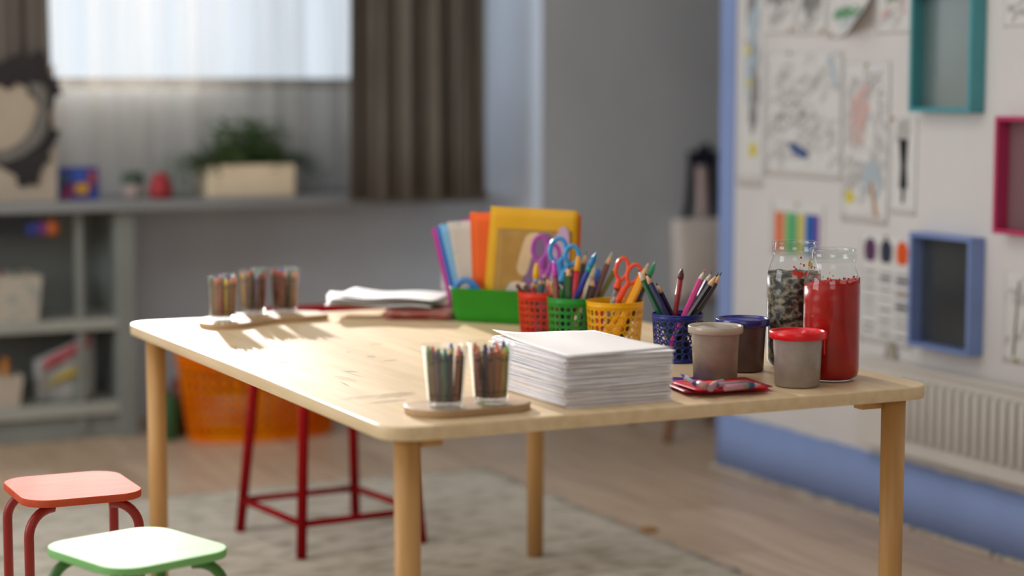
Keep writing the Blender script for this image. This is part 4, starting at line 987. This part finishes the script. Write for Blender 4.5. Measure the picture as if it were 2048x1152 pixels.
hk = MB().cyl((2.60, 3.40, .885), (2.60, 3.35, .885), .012, .012, 12).cyl((2.6, 3.355, .885), (2.6, 3.35, .905), .01, .012, 12)
tag(hk.build('wall_hook', mst, loc=(2.6, 3.4, .885)), 'dark wall hook holding the tote bag', 'hook')
ws = thing('wooden_stool', 'low brown wooden stool half hidden behind the white wall end', 'stool', (2.22, 2.78, FZ))
mws = mat('brown_stool_wood', '8a5a34', .5, .1, 14, stretch=(8, 8, 1))
MB().prism(rrect(2.23, 2.80, .30, .28, .05, R(4)), .225, .25, .004).build('seat', mws, ws)
for (x, y), (a, b) in zip([(2.045, 2.665), (2.36, 2.66), (2.37, 2.94), (2.13, 3.05)], [(2.11, 2.70), (2.33, 2.69), (2.34, 2.91), (2.14, 2.91)]):
    MB().cyl((x, y, FZ), (a, b, .226), .012, .017, 12).build('leg', mws, ws)

# ------------------------------------------------------------------ partition wall: drawings, frames, radiator
XW = 1.995
WPAPER = mat('pinned_paper', 'dcdbd9', .85, .03, 20)
INK = mat('ink', '8b8a8b', .9, .1, 20); INKL = mat('pencil_grey', 'bab8b6', .9, .1, 20)
PIN = mat('brass_pin', 'b89a6a', .4, .05, 20)
def wp(x, y): 
    p = pX(x, y, XW); return p.y, p.z
def wsheet(label, tl, br, marks=(), pins=((.5, .97),), curl=0, seed=0, lift=.002, cat='drawing', mpaper=None, side=True):
    y0, z1 = wp(*tl); y1, z0 = wp(*br)          # y0 is the far (left) edge
    t = thing('pinned_sheet', label, cat, (XW, (y0 + y1) / 2, z0), 'sheets pinned to the white wall')
    def S(u, v, k=0):
        bow = lift * (u ** 6 + .4 * (1 - u) ** 6 + .4 * (1 - v) ** 8)
        c = curl * max(0, u + (1 - v) - 1.15) ** 1.5
        return Vector((XW - .0012 - bow - c - k, y0 + (y1 - y0) * u, z0 + (z1 - z0) * v + c * .5))
    MB().grid(lambda u, v: S(u, v), 12, 12, True, .0008, (1, 0, 0)).build('paper', mpaper or WPAPER, t)
    g = random.Random(seed)
    for nm, m, fn in marks:
        q = MB(); fn(q, S, g)
        if q.f: q.build(nm, m, t)
    for u, v in pins:
        p = S(u, v, .001); MB().cyl(p, p - Vector((.006, 0, 0)), .0055, .004, 10).build('pin', PIN, t)
    return t
def ribbon(q, S, pts, wd=.012):
    P = [Vector((a, b)) for a, b in pts]
    for i in range(len(P) - 1):
        d = P[i + 1] - P[i]
        if d.length < 1e-6: continue
        n = Vector((-d.y, d.x)).normalized() * wd
        quad = [P[i] + n, P[i] - n, P[i + 1] - n, P[i + 1] + n]
        q.add([S(min(.99, max(.01, a.x)), min(.99, max(.01, a.y)), .0012) for a in quad], [(0, 1, 2, 3)])
def scrib(n, area, size=.1, wd=.008):
    def fn(q, S, g):
        for _ in range(n):
            cx_, cy_ = g.uniform(area[0], area[2]), g.uniform(area[1], area[3]); k = g.uniform(.5, 1.2) * size
            p = [(cx_ + k * math.cos(t * .7 + g.uniform(-.3, .3)) * g.uniform(.6, 1), cy_ + k * .7 * math.sin(t * .9 + g.uniform(-.4, .4)) * g.uniform(.6, 1)) for t in range(g.randint(4, 10))]
            ribbon(q, S, p, wd)
    return fn
def poly(*polys):
    def fn(q, S, g):
        for P in polys:
            q.add([S(a, b, .0014) for a, b in P], [tuple(range(len(P)))])
    return fn
def oval(cx_, cy_, rx, ry, n=20, flat=False):
    return [(cx_ + rx * math.cos(2 * math.pi * k / n), cy_ + ry * (math.sin(2 * math.pi * k / n) if not flat or math.sin(2 * math.pi * k / n) > 0 else math.sin(2 * math.pi * k / n))) for k in range(n)]
YEL = mat('yellow_mark', 'd8c83a', .8); BLU = mat('blue_mark', '3a5a8c', .8); PINKM = mat('pink_mark', 'd8b2aa', .8); GRN = mat('green_mark', '6aa07a', .8); LBL = mat('pale_blue_mark', 'b2c2cc', .8)
wsheet('narrow tall sheet of vertical scribbles next to the blue wall edge', (1482, -40), (1526, 376), [('scribble', INK, scrib(26, (.35, .3, .75, .95), .12, .03)), ('scribble', LBL, scrib(10, (.35, .5, .65, .8), .16, .04)), ('yellow_dot', YEL, poly(oval(.6, .18, .16, .035), oval(.4, .5, .08, .02), oval(.35, .66, .1, .02)))], ((.3, .7),), 0, 1)
wsheet('white sheet of dense black scribbles at the top of the white wall', (1530, -60), (1590, 68), [('scribble', INK, scrib(26, (.1, .45, .9, .75), .12, .018)), ('scribble', INKL, scrib(12, (.2, .15, .8, .4), .1, .015))], ((.9, .06),), 0, 2)
wsheet('white sheet with a round black scribble at the top of the white wall', (1596, -60), (1652, 70), [('scribble', INK, scrib(30, (.35, .35, .65, .7), .22, .016)), ('scribble', INKL, scrib(8, (.2, .1, .8, .3), .12, .012))], ((.9, .06),), 0, 3)
wsheet('white sheet with green writing and a corner curling off the wall', (1658, -60), (1752, 74), [('green_lines', GRN, scrib(18, (.2, .30, .75, .42), .1, .014)), ('blue_scribble', LBL, scrib(8, (.25, .15, .45, .25), .07, .014))], ((.1, .05),), .09, 4)
wsheet('sheet of faint red and grey marks right of the curling one', (1757, -60), (1826, 66), [('red_marks', PINKM, scrib(14, (.15, .25, .85, .75), .1, .012)), ('scribble', INKL, scrib(12, (.15, .1, .8, .5), .12, .012)), ('green_marks', GRN, scrib(5, (.3, .5, .6, .6), .1, .014))], (), 0, 5)
wsheet('large sheet of faint doodles with a dark blue blob', (1534, 104), (1682, 362), [('scribble', INKL, scrib(60, (.08, .1, .92, .95), .11, .006)), ('scribble', INK, scrib(10, (.2, .4, .5, .6), .05, .008)), ('blue_blob', BLU, poly(oval(.44, .22, .08, .035), oval(.52, .19, .07, .035), oval(.38, .25, .06, .025))), ('blue_stripe', LBL, poly([(.82, .96), (.88, .96), (.98, .70), (.92, .70)]))], ((.32, .985),), 0, 6, .003)
wsheet('tall sheet with red doodles and a yellow patch', (1690, 122), (1776, 452), [('scribble', INKL, scrib(46, (.1, .2, .9, .9), .13, .008)), ('red_doodle', PINKM, scrib(20, (.2, .5, .5, .78), .12, .012)), ('yellow_patch', YEL, poly([(.08, .19), (.2, .2), (.3, .14), (.12, .11)])), ('orange_line', mat('ochre_mark', 'b88a5a', .8), poly([(.6, .26), (.66, .26), (.8, .05), (.72, .05)])), ('blue_scribble', LBL, scrib(14, (.4, .22, .85, .34), .12, .012))], ((.5, .975),), 0, 7, .003)
wsheet('narrow picture of a tall black bottle shape', (1786, 232), (1832, 432), [('bottle', mat('black_mark', '23241f', .7), poly([(.28, .77), (.66, .77), (.60, .5), (.66, .27), (.34, .27), (.38, .5)], [(.42, .28), (.56, .28), (.54, .12), (.44, .12)])), ('scribble', INKL, scrib(12, (.3, .78, .65, .9), .14, .02))], ((.04, .97),), 0, 8)
cols_ = ['e2703a', 'd8a890', '63b86a', '4aa08a', 'd4c832', '1f5fae', '7a3f9a']; xs = [0, .14, .26, .46, .58, .70, .76]
xe = [.13, .20, .44, .56, .72, .0, .0]
wsheet('sheet with a block of rainbow stripes', (1544, 400), (1648, 520), [('stripe', mat('stripe_' + c_, c_, .7), poly([(a, .05), (b, .05), (b, .80), (a, .80)])) for c_, a, b in (('e2703a', .08, .22), ('d6a080', .22, .27), ('63b86a', .29, .43), ('4aa08a', .43, .50), ('d4c832', .52, .62), ('1f5fae', .66, .84), ('7a3f9a', .84, .92))], ((.5, .96),), 0, 9)
ch = []
for cx_, c_ in ((.20, '5a3558'), (.50, '34354a'), (.80, 'e2570f')):
    ch.append(('colour_oval', mat('oval_' + c_, c_, .6), poly([(cx_ + .11 * math.cos(a), (.86 + .10 * math.sin(a)) if math.sin(a) > 0 else (.86 + .12 * math.sin(a) if abs(math.cos(a)) < .1 else .86 - .11 * min(1, 1.6 * abs(math.sin(a))))) for a in [2 * math.pi * k / 24 for k in range(24)]])))
def rows(q, S, g):
    for cx_ in (.2, .5, .8):
        z = .66
        while z > .08:
            h = g.uniform(.012, .026); q.add([S(cx_ - .11, z, .0013), S(cx_ + .11, z, .0013), S(cx_ + .11, z - h, .0013), S(cx_ - .11, z - h, .0013)], [(0, 1, 2, 3)]); z -= g.uniform(.06, .1)
ch.append(('grey_rows', mat('row_grey', '8d8d94', .8), rows))
ch.append(('dark_stripe', mat('row_dark', '47474f', .8), poly([(.69, .62), (.92, .62), (.92, .585), (.69, .585)], [(.69, .38), (.92, .38), (.92, .345), (.69, .345)], [(.39, .62), (.6, .62), (.6, .60), (.39, .60)])))
ch.append(('brown_row', mat('row_brown', '8a7260', .8), poly([(.69, .50), (.92, .50), (.92, .47), (.69, .47)])))
wsheet('colour chart with purple, navy and orange ovals over printed rows', (1722, 464), (1824, 700), ch, ((.5, .985),), 0, 10, .003)
wsheet('small sketch at the top right edge of the white wall', (2012, -40), (2062, 52), [('scribble', INKL, scrib(14, (.15, .15, .8, .6), .12, .016))], (), 0, 11)
wsheet('sheet of faint pencil sketches right of the blue frame', (2012, 540), (2075, 735), [('scribble', INKL, scrib(16, (.1, .1, .9, .9), .13, .008)), ('long_line', mat('olive_line', '6a6a55', .8), poly([(.40, .9), (.44, .9), (.34, .08), (.28, .08)]))], ((.4, .03),), 0, 12)
# stained patch below the chart: a grey rosette
rz0 = pX(1785, 712, XW)
q = MB()
for k in range(7):
    a = k * .9; q.add([rz0 + Vector((-.003 - .001 * k, .022 * math.cos(a + t * .5) * (1 + .3 * math.sin(t * 2 + k)), .034 * math.sin(a + t * .5) * (1 + .2 * math.cos(t * 3)))) for t in range(12)], [tuple(range(12))])
tag(q.build('paper_rosette', mat('grey_rosette', 'aaa296', .9, .2, 20), loc=rz0), 'small crumpled grey rosette stuck below the colour chart', 'decoration')

def frame(label, tl, br, c_, gl, depth=.045, bar=.011, inner=None):
    y0, z1 = wp(*tl); y1, z0 = wp(*br); m = mat('frame_' + c_, c_, .45, .04, 20)
    t = thing('box_frame', label, 'frame', (XW, (y0 + y1) / 2, z0), 'coloured box frames on the white wall')
    x = XW - depth / 2; sgn = -1
    ym, zm = (y0 + y1) / 2, (z0 + z1) / 2; wy = abs(y0 - y1); hz = z1 - z0
    for nm, c, s in (('top_rail', (x, ym, z1 - bar / 2), (depth, wy, bar)), ('bottom_rail', (x, ym, z0 + bar / 2), (depth, wy, bar)), ('side_rail', (x, y0 - bar / 2, zm), (depth, bar, hz - 2 * bar)), ('side_rail', (x, y1 + bar / 2, zm), (depth, bar, hz - 2 * bar))):
        MB().box(c, s).build(nm, m, t, bevel=.0015)
    MB().box((XW - .005, ym, zm), (.008, wy - 2 * bar, hz - 2 * bar)).build('mirror_panel', gl, t)
    return t
MIR = mat('dark_glass', '3a3f42', .12, .05, 6, spec=1.0, metal=.0)
MIR2 = mat('mirror_glass', 'c4d0cc', .25, .05, 6, metal=.9)
frame('teal box frame with a reflecting panel at the top right', (1850, -14), (1969, 226), '4f9ca6', MIR2)
frame('periwinkle blue box frame with a dark panel above the radiator', (1847, 462), (1965, 712), '7c93c8', MIR)
frame('raspberry pink box frame at the right edge of the photo', (2020, 232), (2140, 478), 'bc3868', mat('rose_panel', '7d5f62', .3, .05, 6))
# radiator
rd = thing('radiator', 'white ribbed radiator low on the white wall', 'radiator', (1.96, .95, .15))
MW = mat('radiator_white', 'd8d4ce', .45, .02, 10)
yA, yB, z0, z1 = 1.52, .30, pX(1812, 912, 1.946).z, pX(1830, 742, 1.946).z
s0, s1 = pX(1830, 887, 1.94).z, pX(1830, 760, 1.94).z
print('RAD', z0, z1, s0, s1, pX(1830, 760, 1.94).y)
MB().box((1.965, (yA + yB) / 2, (z0 + z1) / 2), (.04, yA - yB, z1 - z0)).build('panel', MW, rd, bevel=.006)
q = MB(); y = yA - .19
while y > yB + .05:
    q.tube([(1.944, y, s0), (1.940, y, s0 + .01), (1.940, y, s1 - .01), (1.944, y, s1)], [.004, .009, .009, .004], 8); y -= .0335
o = q.build('ribs', MW, rd)
q = MB(); y = yA - .206
while y > yB + .05:
    q.box((1.9443, y, (s0 + s1) / 2), (.002, .008, s1 - s0)); y -= .0335
q.build('rib_shading', mat('radiator_rib_shade', 'b9b4ad', .6, .03, 10), rd)  # darker strips on the panel stand for the shade between the ribs
MB().box((1.965, (yA + yB) / 2, z1 + .004), (.05, yA - yB + .01, .010)).build('top_cap', MW, rd, bevel=.002)
for y in (yA - .15, yB + .15): MB().box((1.988, y, (z0 + z1) / 2), (.014, .03, .12)).build('bracket', MW, rd)
